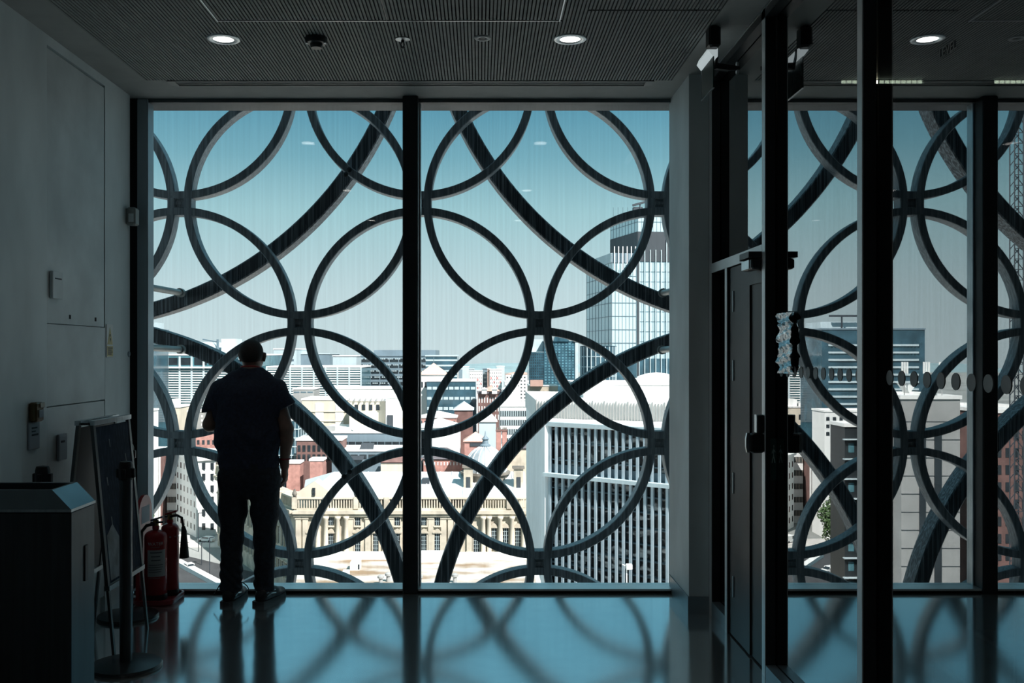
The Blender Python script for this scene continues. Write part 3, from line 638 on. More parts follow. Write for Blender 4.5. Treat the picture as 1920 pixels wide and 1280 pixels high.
class SDF:
    def __init__(s, lo, hi, h):
        s.lo = np.array(lo, np.float32); s.h = h; s.n = np.ceil((np.array(hi) - s.lo) / h).astype(int) + 1
        s.F = np.full(s.n, 0.08, np.float32)
    def _sl(s, lo, hi):
        a = np.clip(((np.array(lo) - s.lo) / s.h).astype(int), 0, s.n); b = np.clip(((np.array(hi) - s.lo) / s.h).astype(int) + 2, 0, s.n)
        sl_ = tuple(slice(i, j) for i, j in zip(a, b))
        X, Y, Z = np.meshgrid(*[(np.arange(i, j) * s.h + l).astype(np.float32) for i, j, l in zip(a, b, s.lo)], indexing='ij')
        return sl_, X, Y, Z
    def cone(s, a, b, ra, rb, k=0.02, sc=(1, 1, 1), sub=False):
        a = np.array(a, np.float32); b = np.array(b, np.float32); sc = np.array(sc, np.float32)
        R = max(ra, rb) / sc.min() + 0.09
        sl_, X, Y, Z = s._sl(np.minimum(a, b) - R, np.maximum(a, b) + R)
        px, py, pz = (X - a[0]) * sc[0], (Y - a[1]) * sc[1], (Z - a[2]) * sc[2]; d = (b - a) * sc; L = max(float(d @ d), 1e-9)
        t = np.clip((px * d[0] + py * d[1] + pz * d[2]) / L, 0, 1)
        D = (np.sqrt((px - d[0] * t) ** 2 + (py - d[1] * t) ** 2 + (pz - d[2] * t) ** 2) - (ra + (rb - ra) * t)) / sc.max()
        f = s.F[sl_]
        if sub:
            D = -D; hh = np.clip(0.5 - 0.5 * (f - D) / k, 0, 1); s.F[sl_] = f * (1 - hh) + D * hh + k * hh * (1 - hh)
        else:
            hh = np.clip(0.5 + 0.5 * (D - f) / k, 0, 1); s.F[sl_] = D * (1 - hh) + f * hh - k * hh * (1 - hh)
        return s
    def cut(s, axis, val, keep_above):
        g = np.arange(s.n[axis]) * s.h + s.lo[axis]; sh = [1, 1, 1]; sh[axis] = -1
        D = (val - g if keep_above else g - val).reshape(sh).astype(np.float32); s.F = np.maximum(s.F, D); return s
    def noise(s, fn):
        ax = [(np.arange(n) * s.h + l).astype(np.float32) for n, l in zip(s.n, s.lo)]
        X, Y, Z = np.meshgrid(*ax, indexing='ij'); s.F = s.F + fn(X, Y, Z).astype(np.float32); return s
    def build(s, name, m, parent):
        V, Q = surface_nets(s.F, s.lo, s.h)
        me = bpy.data.meshes.new(name); me.from_pydata(V.tolist(), [], Q.tolist()); me.materials.append(m)
        me.polygons.foreach_set('use_smooth', [True] * len(me.polygons)); me.update()
        o = bpy.data.objects.new(name, me); COL.objects.link(o); o.parent = parent; return o

MANY = 6.37; man = thing('person', (gx(468, MANY), MANY, 0), 'man in dark t-shirt and jeans standing at the window, head bowed, seen from behind', 'person')
SKIN = mat('skin', (0.24, 0.15, 0.12), 0.5, var=0.1, scale=30)
NAVY = mat('navy_cotton', (0.026, 0.036, 0.066), 0.85, var=0.25, scale=60, bump=0.15)
DENIM = mat('dark_denim', (0.02, 0.028, 0.042), 0.85, var=0.35, scale=40, bump=0.2)
HAIR = mat('cropped_hair', (0.03, 0.028, 0.027), 0.8, var=0.3, scale=200)
SHOE = mat('shoe_leather', (0.018, 0.021, 0.025), 0.45, var=0.3, scale=20)
hd = np.array((-0.004, 0.085, 1.632))
b = SDF((-0.40, -0.22, 0.02), (0.36, 0.48, 1.78), 0.0065)
# head bowed forward, cranium, face, jaw, nose, ears, neck
b.cone(hd + (0, -0.018, 0.018), hd + (0, 0.03, -0.012), 0.084, 0.074, 0.02, (1.08, 0.93, 0.97))
b.cone(hd + (0, 0.045, -0.03), hd + (0, 0.062, -0.082), 0.058, 0.042, 0.03)
b.cone(hd + (0, 0.105, -0.022), hd + (0, 0.118, -0.055), 0.009, 0.013, 0.015)
b.cone(hd + (-0.03, 0.088, 0.008), hd + (0.03, 0.088, 0.008), 0.014, 0.014, 0.02)
b.cone(hd + (-0.02, 0.098, -0.088), hd + (0.02, 0.098, -0.088), 0.008, 0.008, 0.01)
for sx in (-1, 1):
    b.cone(hd + (sx * 0.033, 0.098, -0.012), hd + (sx * 0.026, 0.098, -0.014), 0.010, 0.010, 0.008, sub=True)
    b.cone(hd + (sx * 0.084, 0.008, 0.006), hd + (sx * 0.080, 0.012, -0.03), 0.019, 0.011, 0.008, (1.6, 1, 1))
b.cone((0.003, 0.035, 1.50), hd + (0, 0.0, -0.05), 0.062, 0.055, 0.03)
# hidden trunk and legs keep the body one surface
b.cone((0, 0.0, 0.95), (0, 0.01, 1.40), 0.095, 0.105, 0.04, (0.68, 1, 1))
b.cone((-0.15, 0.02, 1.42), (0.15, 0.02, 1.42), 0.055, 0.055, 0.04)
for hip, kn, an in (((-0.1, 0, 0.86), (-0.122, 0.015, 0.45), (-0.118, 0.0, 0.11)), ((0.1, 0, 0.86), (0.095, 0.015, 0.45), (0.10, 0.0, 0.11))):
    b.cone(hip, kn, 0.078, 0.052, 0.03); b.cone(kn, an, 0.05, 0.035, 0.02); b.cone(an, (an[0], 0.1, 0.06), 0.034, 0.03, 0.02)
# right arm hanging, hand with five fingers
shR, elR, wrR = (0.172, 0.02, 1.395), (0.247, -0.005, 1.15), (0.222, 0.045, 0.925)
b.cone(shR, elR, 0.046, 0.043, 0.02); b.cone(elR, (0.243, 0.01, 1.07), 0.043, 0.043, 0.02); b.cone((0.243, 0.01, 1.07), wrR, 0.043, 0.029, 0.02)
b.cone(wrR, (0.222, 0.052, 0.90), 0.028, 0.03, 0.015, (1, 0.85, 1))
pal = np.array((0.220, 0.055, 0.845))
b.cone((0.222, 0.042, 0.885), (0.226, 0.036, 0.835), 0.028, 0.026, 0.015, (1.4, 1, 1)); b.cone((0.222, 0.075, 0.885), (0.222, 0.083, 0.838), 0.026, 0.024, 0.015, (1.4, 1, 1))
for y0, L, s_ in ((0.024, 0.062, 0.0), (0.046, 0.076, 0.002), (0.068, 0.080, 0.003), (0.090, 0.070, 0.001)):
    a = np.array((0.228, y0, 0.832)); m1 = a + (-0.004, 0.006, -L * 0.45); m2 = m1 + (-0.018, 0.006, -L * 0.32); m3 = m2 + (-0.018, 0.004, -L * 0.22)
    b.cone(a, m1, 0.0105, 0.0098, 0.006); b.cone(m1, m2, 0.0098, 0.009, 0.006); b.cone(m2, m3, 0.009, 0.0078, 0.006)
b.cone((0.212, 0.092, 0.888), (0.196, 0.118, 0.85), 0.016, 0.012, 0.012); b.cone((0.196, 0.118, 0.85), (0.190, 0.124, 0.815), 0.0115, 0.0095, 0.006)
# left arm bent, forearm forward, hand round a phone
shL, elL, wrL = (-0.195, 0.02, 1.395), (-0.272, 0.03, 1.175), (-0.115, 0.285, 1.225)
b.cone(shL, elL, 0.046, 0.045, 0.02); b.cone(elL, (-0.225, 0.11, 1.185), 0.045, 0.043, 0.02); b.cone((-0.225, 0.11, 1.185), wrL, 0.043, 0.029, 0.02)
b.cone(wrL, (-0.06, 0.345, 1.25), 0.028, 0.028, 0.015, (1, 1, 1.2)); b.cone((-0.075, 0.345, 1.262), (-0.04, 0.36, 1.27), 0.022, 0.02, 0.012)
for k in range(4):
    a = np.array((-0.045 - 0.002 * k, 0.375 - 0.019 * k + 0.01, 1.248 + 0.004 * k)); m1 = a + (0.042, 0.004, 0.006); m2 = m1 + (0.018, 0.001, 0.028); m3 = m2 + (-0.006, 0, 0.02)
    b.cone(a, m1, 0.0100, 0.0095, 0.006); b.cone(m1, m2, 0.0092, 0.0088, 0.006); b.cone(m2, m3, 0.0086, 0.0078, 0.006)
b.cone((-0.085, 0.35, 1.27), (-0.072, 0.378, 1.296), 0.0135, 0.011, 0.01); b.cone((-0.072, 0.378, 1.296), (-0.045, 0.394, 1.304), 0.0105, 0.009, 0.006)
b.build('body', SKIN, man)
# hair: close crop over the skull
hr = SDF((-0.14, -0.08, 1.50), (0.16, 0.24, 1.78), 0.006)
hr.cone(hd + (0, -0.02, 0.021), hd + (0, 0.024, 0.004), 0.0865, 0.077, 0.02, (1.08, 0.93, 0.97))
hr.noise(lambda X, Y, Z: np.maximum(0, (1.612 + (Y - hd[1]) * 0.75 - Z)) * 0.9); hr.build('hair', HAIR, man)
for sx in (-1, 1):
    c = hd + (sx * 0.03, 0.094, -0.012); MB().lathe(0, 0, [(0.0, -0.009), (0.006, -0.007), (0.009, 0), (0.006, 0.007), (0, 0.009)], 10, cap=False)
    inst('eye', MB().lathe(0, 0, [(0.0, -0.009), (0.006, -0.007), (0.009, 0), (0.006, 0.007), (0, 0.009)], 10, cap=False).mesh('eye', M_white, True), Vector(c) + man.location, man)
# t-shirt
s = SDF((-0.42, -0.24, 0.84), (0.40, 0.28, 1.64), 0.008)
s.cone((-0.006, 0.0, 0.90), (-0.012, -0.004, 1.10), 0.124, 0.124, 0.05, (0.60, 1, 1))
s.cone((-0.012, -0.004, 1.10), (-0.012, 0.0, 1.36), 0.124, 0.128, 0.05, (0.61, 1, 1))
s.cone((-0.155, 0.015, 1.40), (0.14, 0.015, 1.40), 0.086, 0.088, 0.05)
s.cone((-0.10, 0.02, 1.475), (0.09, 0.02, 1.475), 0.06, 0.06, 0.05)
s.cone((0.002, 0.035, 1.50), (0.003, 0.04, 1.555), 0.078, 0.068, 0.04)
s.cone((-0.205, 0.018, 1.405), (-0.262, 0.024, 1.265), 0.064, 0.066, 0.03); s.cone((0.18, 0.018, 1.405), (0.240, 0.005, 1.285), 0.066, 0.070, 0.03)
wr_ = lambda X, Y, Z: 0.0045 * np.sin(38 * X + 9 * Z + 3 * np.sin(11 * Z)) * np.sin(7 * Z + 5 * X) + 0.003 * np.sin(60 * Z - 24 * np.abs(X) + 4 * np.sin(20 * X)) * (Z < 1.15)
s.noise(wr_)
def shirtcut(X, Y, Z):
    side = np.abs(X + 0.014) > 0.222
    hem = np.where(side & (Z > 1.08), np.where(X < 0, 1.262 + (X + 0.28) * 0.25, 1.30 + (0.26 - X) * -0.55), 0.883 + 0.006 * np.sin(X * 30))
    return hem - Z
ax = [(np.arange(n_) * s.h + l).astype(np.float32) for n_, l in zip(s.n, s.lo)]; XX, YY, ZZ = np.meshgrid(*ax, indexing='ij')
s.F = np.maximum(s.F, shirtcut(XX, YY, ZZ).astype(np.float32) * 0.9)
s.F = np.maximum(s.F, ((ZZ - 1.548) - 0.25 * (YY * -1 + 0.0) * 0 - 0.12 * np.abs(XX)).astype(np.float32)); s.build('t_shirt', NAVY, man)
# jeans
j = SDF((-0.26, -0.22, 0.03), (0.28, 0.24, 1.0), 0.008)
j.cone((0.0, -0.005, 0.90), (0.003, -0.01, 0.82), 0.118, 0.125, 0.04, (0.62, 1, 1))
j.cone((-0.098, -0.012, 0.82), (-0.112, 0.0, 0.60), 0.102, 0.090, 0.03); j.cone((-0.112, 0.0, 0.60), (-0.120, 0.01, 0.42), 0.088, 0.072, 0.03); j.cone((-0.120, 0.01, 0.42), (-0.122, -0.005, 0.10), 0.071, 0.073, 0.03)
j.cone((0.100, -0.012, 0.82), (0.102, 0.0, 0.60), 0.102, 0.090, 0.03); j.cone((0.102, 0.0, 0.60), (0.096, 0.01, 0.42), 0.087, 0.07, 0.03); j.cone((0.096, 0.01, 0.42), (0.098, -0.005, 0.10), 0.068, 0.066, 0.03)
j.noise(lambda X, Y, Z: 0.006 * np.sin(55 * Z + 14 * np.sin(9 * X + Z * 4)) * np.clip(0.5 - Z, 0.02, 0.4) * 2.2 + 0.002 * np.sin(40 * X + 30 * Z))
j.cut(2, 0.075, True); j.cut(2, 0.93, False); j.build('jeans', DENIM, man)
q = MB()
for sx in (-1, 1): q.extrude([(sx * 0.10 - 0.055, -0.137, 0.845), (sx * 0.10 + 0.055, -0.137, 0.845), (sx * 0.10 + 0.055, -0.137, 0.75), (sx * 0.10, -0.137, 0.725), (sx * 0.10 - 0.055, -0.137, 0.75)], (0, 0.004, 0))
# trainers
for sx, cx, yaw in ((-1, -0.118, 0.18), (1, 0.108, 0.32)):
    sh = SDF((-0.09, -0.12, -0.002), (0.12, 0.25, 0.16), 0.006)
    sh.cone((0, -0.055, 0.045), (0, 0.09, 0.04), 0.042, 0.045, 0.02, (1, 1, 1.05)); sh.cone((0, 0.09, 0.04), (0.006, 0.18, 0.03), 0.045, 0.034, 0.02); sh.cone((0, -0.04, 0.07), (0, 0.02, 0.1), 0.042, 0.042, 0.02)
    sh.cut(2, 0.022, True); sh.cut(2, 0.135, False)
    o = sh.build('shoe', SHOE, man); o.location = (cx, 0.0, 0); o.rotation_euler = (0, 0, -yaw * (1 if sx > 0 else 0.6))
    so = MB(); out = [(-0.045, -0.095), (-0.05, 0.0), (-0.05, 0.1), (-0.04, 0.19), (-0.015, 0.222), (0.025, 0.22), (0.046, 0.18), (0.05, 0.1), (0.046, 0.0), (0.043, -0.095), (0.02, -0.108), (-0.02, -0.108)]
    so.prism(out, 0.0, 0.026); so = so.build('sole', mat('rubber_sole', (0.05, 0.058, 0.064), 0.6), None); so.parent = o
    for k, (zz_, xx_) in enumerate(((0.055, 0.045), (0.075, 0.042))):
        lp = MB().tube([(xx_ * (1 if sx > 0 else -1) * 0 + xx_, -0.06, zz_), (xx_ + 0.003, -0.01, zz_ + 0.01), (xx_ + 0.001, 0.05, zz_)], 0.004, 6).build('trim_band', M_steel, None); lp.parent = o
ml = man.location
def lace(pts):
    MB().tube([Vector(p) + ml for p in pts], 0.0035, 6).build('shoelace', M_black, man)
lace([(-0.175, -0.03, 0.135), (-0.19, -0.04, 0.12), (-0.205, -0.05, 0.09), (-0.222, -0.06, 0.06)])
lace([(-0.06, -0.02, 0.14), (-0.03, -0.03, 0.132), (-0.008, -0.035, 0.115), (0.002, -0.035, 0.095)])
rb = mat('red_band', (0.30, 0.015, 0.03), 0.5)
MB().tube([Vector((0.225 + 0.034 * math.cos(a), 0.042 + 0.033 * math.sin(a), 0.945)) + ml for a in [i * math.pi / 10 for i in range(21)]], 0.006, 6).build('wristband', rb, man)
ln = [Vector((0.0 + 0.066 * math.sin(a), 0.04 - 0.066 * math.cos(a), 1.553 + 0.012 * math.cos(a))) + ml for a in [(-1.9 + 3.8 * i / 16) for i in range(17)]]
MB().tube(ln, 0.0048, 6).build('lanyard', mat('lanyard_red', (0.45, 0.03, 0.03), 0.6), man)
ph = thing('phone', (ml.x - 0.03, ml.y + 0.385, 1.31), 'dark phone held in the left hand of the man at the window', 'phone')
c0 = Vector((ml.x - 0.035, ml.y + 0.375, 1.262)); MB().bbox(c0.x - 0.02, c0.x + 0.052, c0.y - 0.055, c0.y + 0.09, c0.z + 0.0, c0.z + 0.010, 0.003).build('phone_body', M_black, ph)
MB().box(c0.x - 0.015, c0.x + 0.047, c0.y - 0.05, c0.y + 0.085, c0.z + 0.010, c0.z + 0.0106).build('screen', mat('phone_screen', (0.02, 0.025, 0.03), 0.1), ph)

# ---------------------------------------------------------------- the city below
GZ = -50.0
W_white = mat('white_render', (0.78, 0.78, 0.76), 0.8, var=0.06, scale=0.2, coords='Generated')
W_cream = mat('cream_stone', (0.60, 0.54, 0.44), 0.85, var=0.12, scale=0.25)
W_tan = mat('tan_stone', (0.46, 0.40, 0.32), 0.85, var=0.15, scale=0.3)
W_stone = mat('old_stone', (0.52, 0.465, 0.375), 0.85, scale=0.35, var=0.3, bump=0.1)
W_sooty = mat('sooty_stone', (0.16, 0.145, 0.125), 0.9, scale=0.5, var=0.4)
W_brick = mat('red_brick', (0.40, 0.21, 0.18), 0.85, var=0.2, scale=1.0)
W_darkbrick = mat('dark_brick', (0.17, 0.095, 0.085), 0.85, var=0.25, scale=0.6)
W_grey = mat('grey_concrete', (0.30, 0.305, 0.30), 0.85, var=0.12, scale=0.2)
W_bluegrey = mat('blue_grey_cladding', (0.16, 0.22, 0.26), 0.5, var=0.12, scale=0.2)
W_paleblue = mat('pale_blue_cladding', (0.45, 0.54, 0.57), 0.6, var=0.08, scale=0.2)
R_white = mat('white_roof', (0.80, 0.79, 0.77), 0.8, var=0.08, scale=0.15)
R_zinc = mat('zinc_roof', (0.56, 0.60, 0.62), 0.6, var=0.08, scale=2.0, stretch=(3, 0.2, 0.2))
R_red = mat('terracotta_roof', (0.45, 0.29, 0.24), 0.8, var=0.15, scale=2.0, stretch=(0.3, 0.3, 4))
R_slate = mat('slate_roof', (0.11, 0.10, 0.11), 0.7, var=0.2, scale=1.5)
G_dark = mat('dark_window_glass', (0.022, 0.03, 0.036), 0.15, var=0.3, scale=0.5)
G_teal = mat('teal_curtain_glass', (0.07, 0.17, 0.20), 0.12, var=0.35, scale=0.35, spec=0.8)
G_blue = mat('blue_tower_glass', (0.035, 0.085, 0.115), 0.12, var=0.4, scale=0.2, spec=0.7)
G_pale = mat('pale_mirror_glass', (0.42, 0.56, 0.60), 0.15, var=0.10, scale=0.06, spec=0.8)
G_chaos = mat('painted_reflection_glass', (0.010, 0.013, 0.016), 0.2, scale=1.2, stretch=(0.35, 0.35, 1.0), col2=(0.55, 0.55, 0.55), contrast=(0.55, 0.66), spec=0.25)  # black and white patches put the broken reflections into the colour
M_fin = mat('fin_aluminium', (0.36, 0.44, 0.49), 0.5, metal=0.1, var=0.1, scale=0.8)
M_line = mat('mullion_grey', (0.10, 0.15, 0.18), 0.5)
M_asph = mat('asphalt', (0.045, 0.047, 0.05), 0.9, var=0.25, scale=0.15)
M_pave = mat('pale_paving', (0.50, 0.48, 0.45), 0.9, var=0.12, scale=0.3)
M_town = mat('town_ground', (0.15, 0.16, 0.15), 0.95, scale=0.02, col2=(0.36, 0.37, 0.36), var=0.3)
gr = MB(); gr.box(-1500, 1500, 10, 3100, GZ - 1, GZ); gr.build('ground', M_town, kind='structure')
MB().prism([(-140, 300), (-40, 215), (-26, 120), (-52, 120), (-70, 200), (-175, 300)], GZ, GZ + 0.06).build('road', M_asph, kind='structure')
MB().prism([(-40, 215), (-26, 120), (-22, 120), (-37, 200)], GZ, GZ + 0.12).build('pavement', M_pave, kind='structure')
MB().prism([(-118, 272), (-62, 262), (-60, 254), (-118, 258)], GZ, GZ + 0.12).build('pavement', M_pave, kind='structure')
hl = MB(); vs = []; NX = 90
for i in range(NX + 1):
    x = -1500 + 3000 * i / NX; h = -33 + 3.0 * math.sin(x * 0.004 + 1) + 1.6 * math.sin(x * 0.013) + 0.8 * math.sin(x * 0.05)
    vs += [(x, 2600, GZ), (x, 3000, h), (x, 3300, GZ)]
hl.add(vs, [f for i in range(NX) for f in ((i * 3, i * 3 + 3, i * 3 + 4, i * 3 + 1), (i * 3 + 1, i * 3 + 4, i * 3 + 5, i * 3 + 2))])
hl.build('hills', mat('hill_woods', (0.20, 0.29, 0.31), 0.95, var=0.15, scale=0.02), kind='structure')

def grid(mb, A, B, z0, z1, cols, rows, wf, hf, proud=0.06, skip=None):
    A = Vector((A[0], A[1], 0)); B = Vector((B[0], B[1], 0)); d = B - A; n = Vector((d.y, -d.x, 0)).normalized()
    for c in range(cols):
        for r in range(rows):
            if skip and skip(c, r): continue
            a = A + d * ((c + 0.5 - wf / 2) / cols); b_ = A + d * ((c + 0.5 + wf / 2) / cols); za = z0 + (z1 - z0) * (r + 0.5 - hf / 2) / rows; zb = z0 + (z1 - z0) * (r + 0.5 + hf / 2) / rows
            q = [a + n * proud, b_ + n * proud, b_ - n * 0.1, a - n * 0.1]
            mb.prism([(v.x, v.y) for v in q], za, zb)
    return mb

OCC = [(46, 140, 395, 475), (5, 31, 60, 175), (-75, 14, 195, 268), (-92, -70, 260, 302), (30, 65, 370, 395)]
def bld(name, label, x0, x1, yt, Y, depth, wm, rm=None, win=None, side=None, z0=GZ, mirror=False, cat='building', parapet=0.5, group=None):
    """a block whose front stands at distance Y between two sight lines; win = (cols, rows, top y, bottom y, width share, height share, glass)"""
    X0, X1 = (mx(x1, Y), mx(x0, Y)) if mirror else (gx(x0, Y), gx(x1, Y)); z1 = gz(yt, Y)
    OCC.append((X0, X1, Y, Y + depth)); r = thing(name, ((X0 + X1) / 2, Y + depth / 2, z0), label, cat, group)
    MB().box(X0, X1, Y, Y + depth, z0, z1).build('wall', wm, r)
    rf = MB(); p = parapet
    if p > 0:
        rf.box(X0 - 0.2, X1 + 0.2, Y - 0.2, Y + 0.5, z1, z1 + p); rf.box(X0 - 0.2, X1 + 0.2, Y + depth - 0.4, Y + depth + 0.1, z1, z1 + p)
        rf.box(X0 - 0.2, X0 + 0.4, Y + 0.5, Y + depth - 0.4, z1, z1 + p); rf.box(X1 - 0.4, X1 + 0.2, Y + 0.5, Y + depth - 0.4, z1, z1 + p)
        rf.box(X0 + 0.4, X1 - 0.4, Y + 0.5, Y + depth - 0.4, z1 - 0.1, z1 + 0.08)
    else: rf.box(X0 - 0.1, X1 + 0.1, Y - 0.1, Y + depth, z1, z1 + 0.25)
    rf.build('roof', rm or R_white, r)
    if win:
        c, rw, ya, yb, wf, hf, gm = win
        grid(MB(), (X0, Y), (X1, Y), gz(yb, Y), gz(ya, Y), c, rw, wf, hf).build('windows', gm, r, kind='stuff')
    if side:
        c, rw, ya, yb, wf, hf, gm, sd_ = side
        a, b_ = ((X0, Y + depth), (X0, Y)) if sd_ == 'left' else ((X1, Y), (X1, Y + depth))
        grid(MB(), a, b_, gz(yb, Y), gz(ya, Y), c, rw, wf, hf).build('windows', gm, r, kind='stuff')
    return r, X0, X1, z1

def hip(mb, X0, X1, Y0, Y1, z, h, inset=0.5, ov=0.3):
    X0 -= ov; X1 += ov; Y0 -= ov; Y1 += ov; w = min(X1 - X0, Y1 - Y0) * inset
    if X1 - X0 >= Y1 - Y0: t = [(X0 + w, (Y0 + Y1) / 2), (X1 - w, (Y0 + Y1) / 2)]
    else: t = [((X0 + X1) / 2, Y0 + w), ((X0 + X1) / 2, Y1 - w)]
    vs = [(X0, Y0, z), (X1, Y0, z), (X1, Y1, z), (X0, Y1, z), (*t[0], z + h), (*t[1], z + h)]
    if X1 - X0 >= Y1 - Y0: fs = [(0, 1, 5, 4), (1, 2, 5), (2, 3, 4, 5), (3, 0, 4), (3, 2, 1, 0)]
    else: fs = [(0, 1, 4), (1, 2, 5, 4), (2, 3, 5), (3, 0, 4, 5), (3, 2, 1, 0)]
    mb.add(vs, fs); return mb

def louvres(r, X0, X1, Y, za, zb, step, m, name='louvres', h=0.5, proud=0.35):
    q = MB(); z = za
    while z < zb: q.box(X0, X1, Y - proud, Y - 0.05, z, z + step * h); z += step
    return q.build(name, m, r, kind='stuff')

# --- blue glass offices with white louvres, far left
r, X0, X1, z1 = bld('louvred_office', 'blue glass office block with white louvres behind the standing man', 225, 472, 666, 340, 60, G_teal, R_white)
louvres(r, X0, X1, 340, gz(790, 340), gz(691, 340), 0.85, W_white, h=0.38)
for k in range(12):
    x = X0 + (X1 - X0) * k / 11; MB().box(x - 0.3, x + 0.3, 339.5, 340.05, gz(790, 340), gz(668, 340)).build('upright', W_paleblue, r)
MB().box(X0 - 0.5, X1 + 0.5, 338.8, 340.1, gz(690, 340), gz(687, 340)).build('balcony_edge', W_white, r)
grid(MB(), (X0, 340), (X1, 340), gz(686, 340), gz(669, 340), 9, 1, 0.86, 0.8).build('attic_windows', G_dark, r, kind='stuff')
q = MB(); q.box(gx(352, 350), gx(405, 350), 350, 372, z1, gz(656, 350)); q.extrude([(gx(352, 350), 349, gz(656, 350)), (gx(405, 350), 349, gz(656, 350)), (gx(398, 350), 349, gz(641, 350)), (gx(360, 350), 349, gz(641, 350))], (0, 24, 0)); q.build('roof_house', W_paleblue, r)
MB().box(gx(372, 349), gx(404, 349), 348.5, 349.5, gz(667, 349), gz(657, 349)).build('roof_vent', W_darkbrick if False else M_line, r)
MB().box(gx(415, 352), gx(441, 352), 352, 362, z1, gz(635, 352)).build('plant_room', W_paleblue, r)
q = MB(); q.tube([P(408, 668, 351), P(408, 636, 351)], 0.5, 5); q.tube([P(408, 641, 351), P(380, 636, 351)], 0.25, 5); q.build('roof_crane', M_line, r)
r, X0, X1, z1 = bld('louvred_office', 'lower blue glass block with white louvres left of the dark office', 500, 677, 689, 350, 30, G_teal, R_white)
louvres(r, X0, X1, 350, gz(745, 350), gz(690, 350), 0.85, W_white, h=0.42)
for k in range(9):
    x = X0 + (X1 - X0) * k / 8; MB().box(x - 0.25, x + 0.25, 349.5, 350.05, gz(745, 350), z1).build('upright', W_paleblue, r)
bld('roof_block', 'pale slab block with small windows rising behind the louvred offices', 513, 556, 655, 420, 30, W_paleblue, R_white, (3, 3, 660, 690, 0.3, 0.4, M_line))
bld('roof_block', 'long blue grey block behind the louvred offices', 557, 618, 664, 430, 30, W_bluegrey, W_paleblue)
bld('roof_block', 'pale box shaped roof block left of the dark office', 624, 668, 668, 400, 20, W_paleblue, R_white)
r, X0, X1, z1 = bld('dark_office', 'dark gridded office block with pale blinds behind the mullion', 677, 818, 668, 385, 50, W_bluegrey, W_bluegrey, (8, 6, 670, 735, 0.9, 0.6, G_dark))
MB().box(gx(700, 390), gx(816, 390), 392, 430, z1, gz(656, 392)).build('plant_room', W_bluegrey, r)
grid(MB(), (X0, 385), (X1, 385), gz(735, 385), gz(667, 385), 40, 6, 0.7, 0.16, 0.12, lambda c, w: (c * 7 + w * 5) % 4 == 0).build('blinds', W_paleblue, r, kind='stuff')
bld('glass_office', 'blue grey glass office with pale floor bands behind the pyramid roof', 798, 857, 668, 350, 28, G_blue, W_paleblue, (1, 4, 670, 710, 1.0, 0.3, W_paleblue))
# pyramid roofed tower
r, X0, X1, z1 = bld('pyramid_tower', 'square tower with a pale terracotta pyramid roof', 786, 838, 704, 330, 10, W_white, R_white, (6, 1, 712, 730, 0.6, 0.6, G_dark), parapet=0)
q = MB(); apex = ((X0 + X1) / 2, 335, gz(680, 335)); q.add([(X0 - 0.4, 329.6, z1 + 0.3), (X1 + 0.4, 329.6, z1 + 0.3), (X1 + 0.4, 340.4, z1 + 0.3), (X0 - 0.4, 340.4, z1 + 0.3), apex], [(0, 1, 4), (1, 2, 4), (2, 3, 4), (3, 0, 4), (3, 2, 1, 0)]); q.build('pyramid_roof', mat('pale_terracotta', (0.66, 0.42, 0.33), 0.8, scale=1.5, stretch=(0.2, 0.2, 3)), r)
MB().tube([apex, (apex[0], apex[1], apex[2] + 2)], 0.12, 5).build('finial', M_line, r)
r, X0, X1, z1 = bld('glass_hall', 'long glass fronted building with white roof bands below the pyramid tower', 800, 892, 715, 312, 16, G_blue, R_white, (9, 3, 718, 775, 0.8, 0.28, W_paleblue))
for k in range(6): x = X0 + (X1 - X0) * k / 5; MB().box(x - 0.25, x + 0.25, 317.5, 318.1, GZ, z1).build('upright', W_paleblue, r)
# far pink and white flats
for a, b_, t, lb in ((880, 905, 696, 'white flats with pink panels, left of the grey stair tower'), (918, 941, 693, 'white flats with pink panels, right of the grey stair tower')):
    r, X0, X1, z1 = bld('panelled_flats', lb, a, b_, t, 640, 14, W_white, R_white, (6, 6, t + 3, t + 40, 0.28, 0.35, G_dark))
    grid(MB(), (X0, 640), (X1, 640), gz(t + 42, 640), gz(t + 12, 640), 4, 4, 0.5, 0.6, 0.05, lambda c, w: (c + w) % 2 == 0).build('panels', mat('pink_panel', (0.55, 0.25, 0.24), 0.8), r, kind='stuff')
bld('stair_tower', 'grey stair tower between the pink panelled flats', 905.2, 913.6, 692, 655, 10, W_bluegrey, W_bluegrey, (1, 5, 696, 735, 0.6, 0.4, W_paleblue))
bld('brick_slab', 'thin salmon brick slab beside the pink panelled flats', 914, 919, 692, 641, 12, R_red, R_white)
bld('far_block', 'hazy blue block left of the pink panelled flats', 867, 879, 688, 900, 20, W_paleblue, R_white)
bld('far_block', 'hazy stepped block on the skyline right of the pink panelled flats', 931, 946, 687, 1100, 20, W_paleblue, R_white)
bld('far_block', 'low white block near the skyline before the dark glass tower', 946, 975, 716, 700, 20, W_white, R_white, (6, 1, 720, 726, 0.3, 0.5, G_dark))
bld('far_block', 'white slab far off beside the dark glass tower', 960, 966, 703, 800, 20, W_white, R_white)

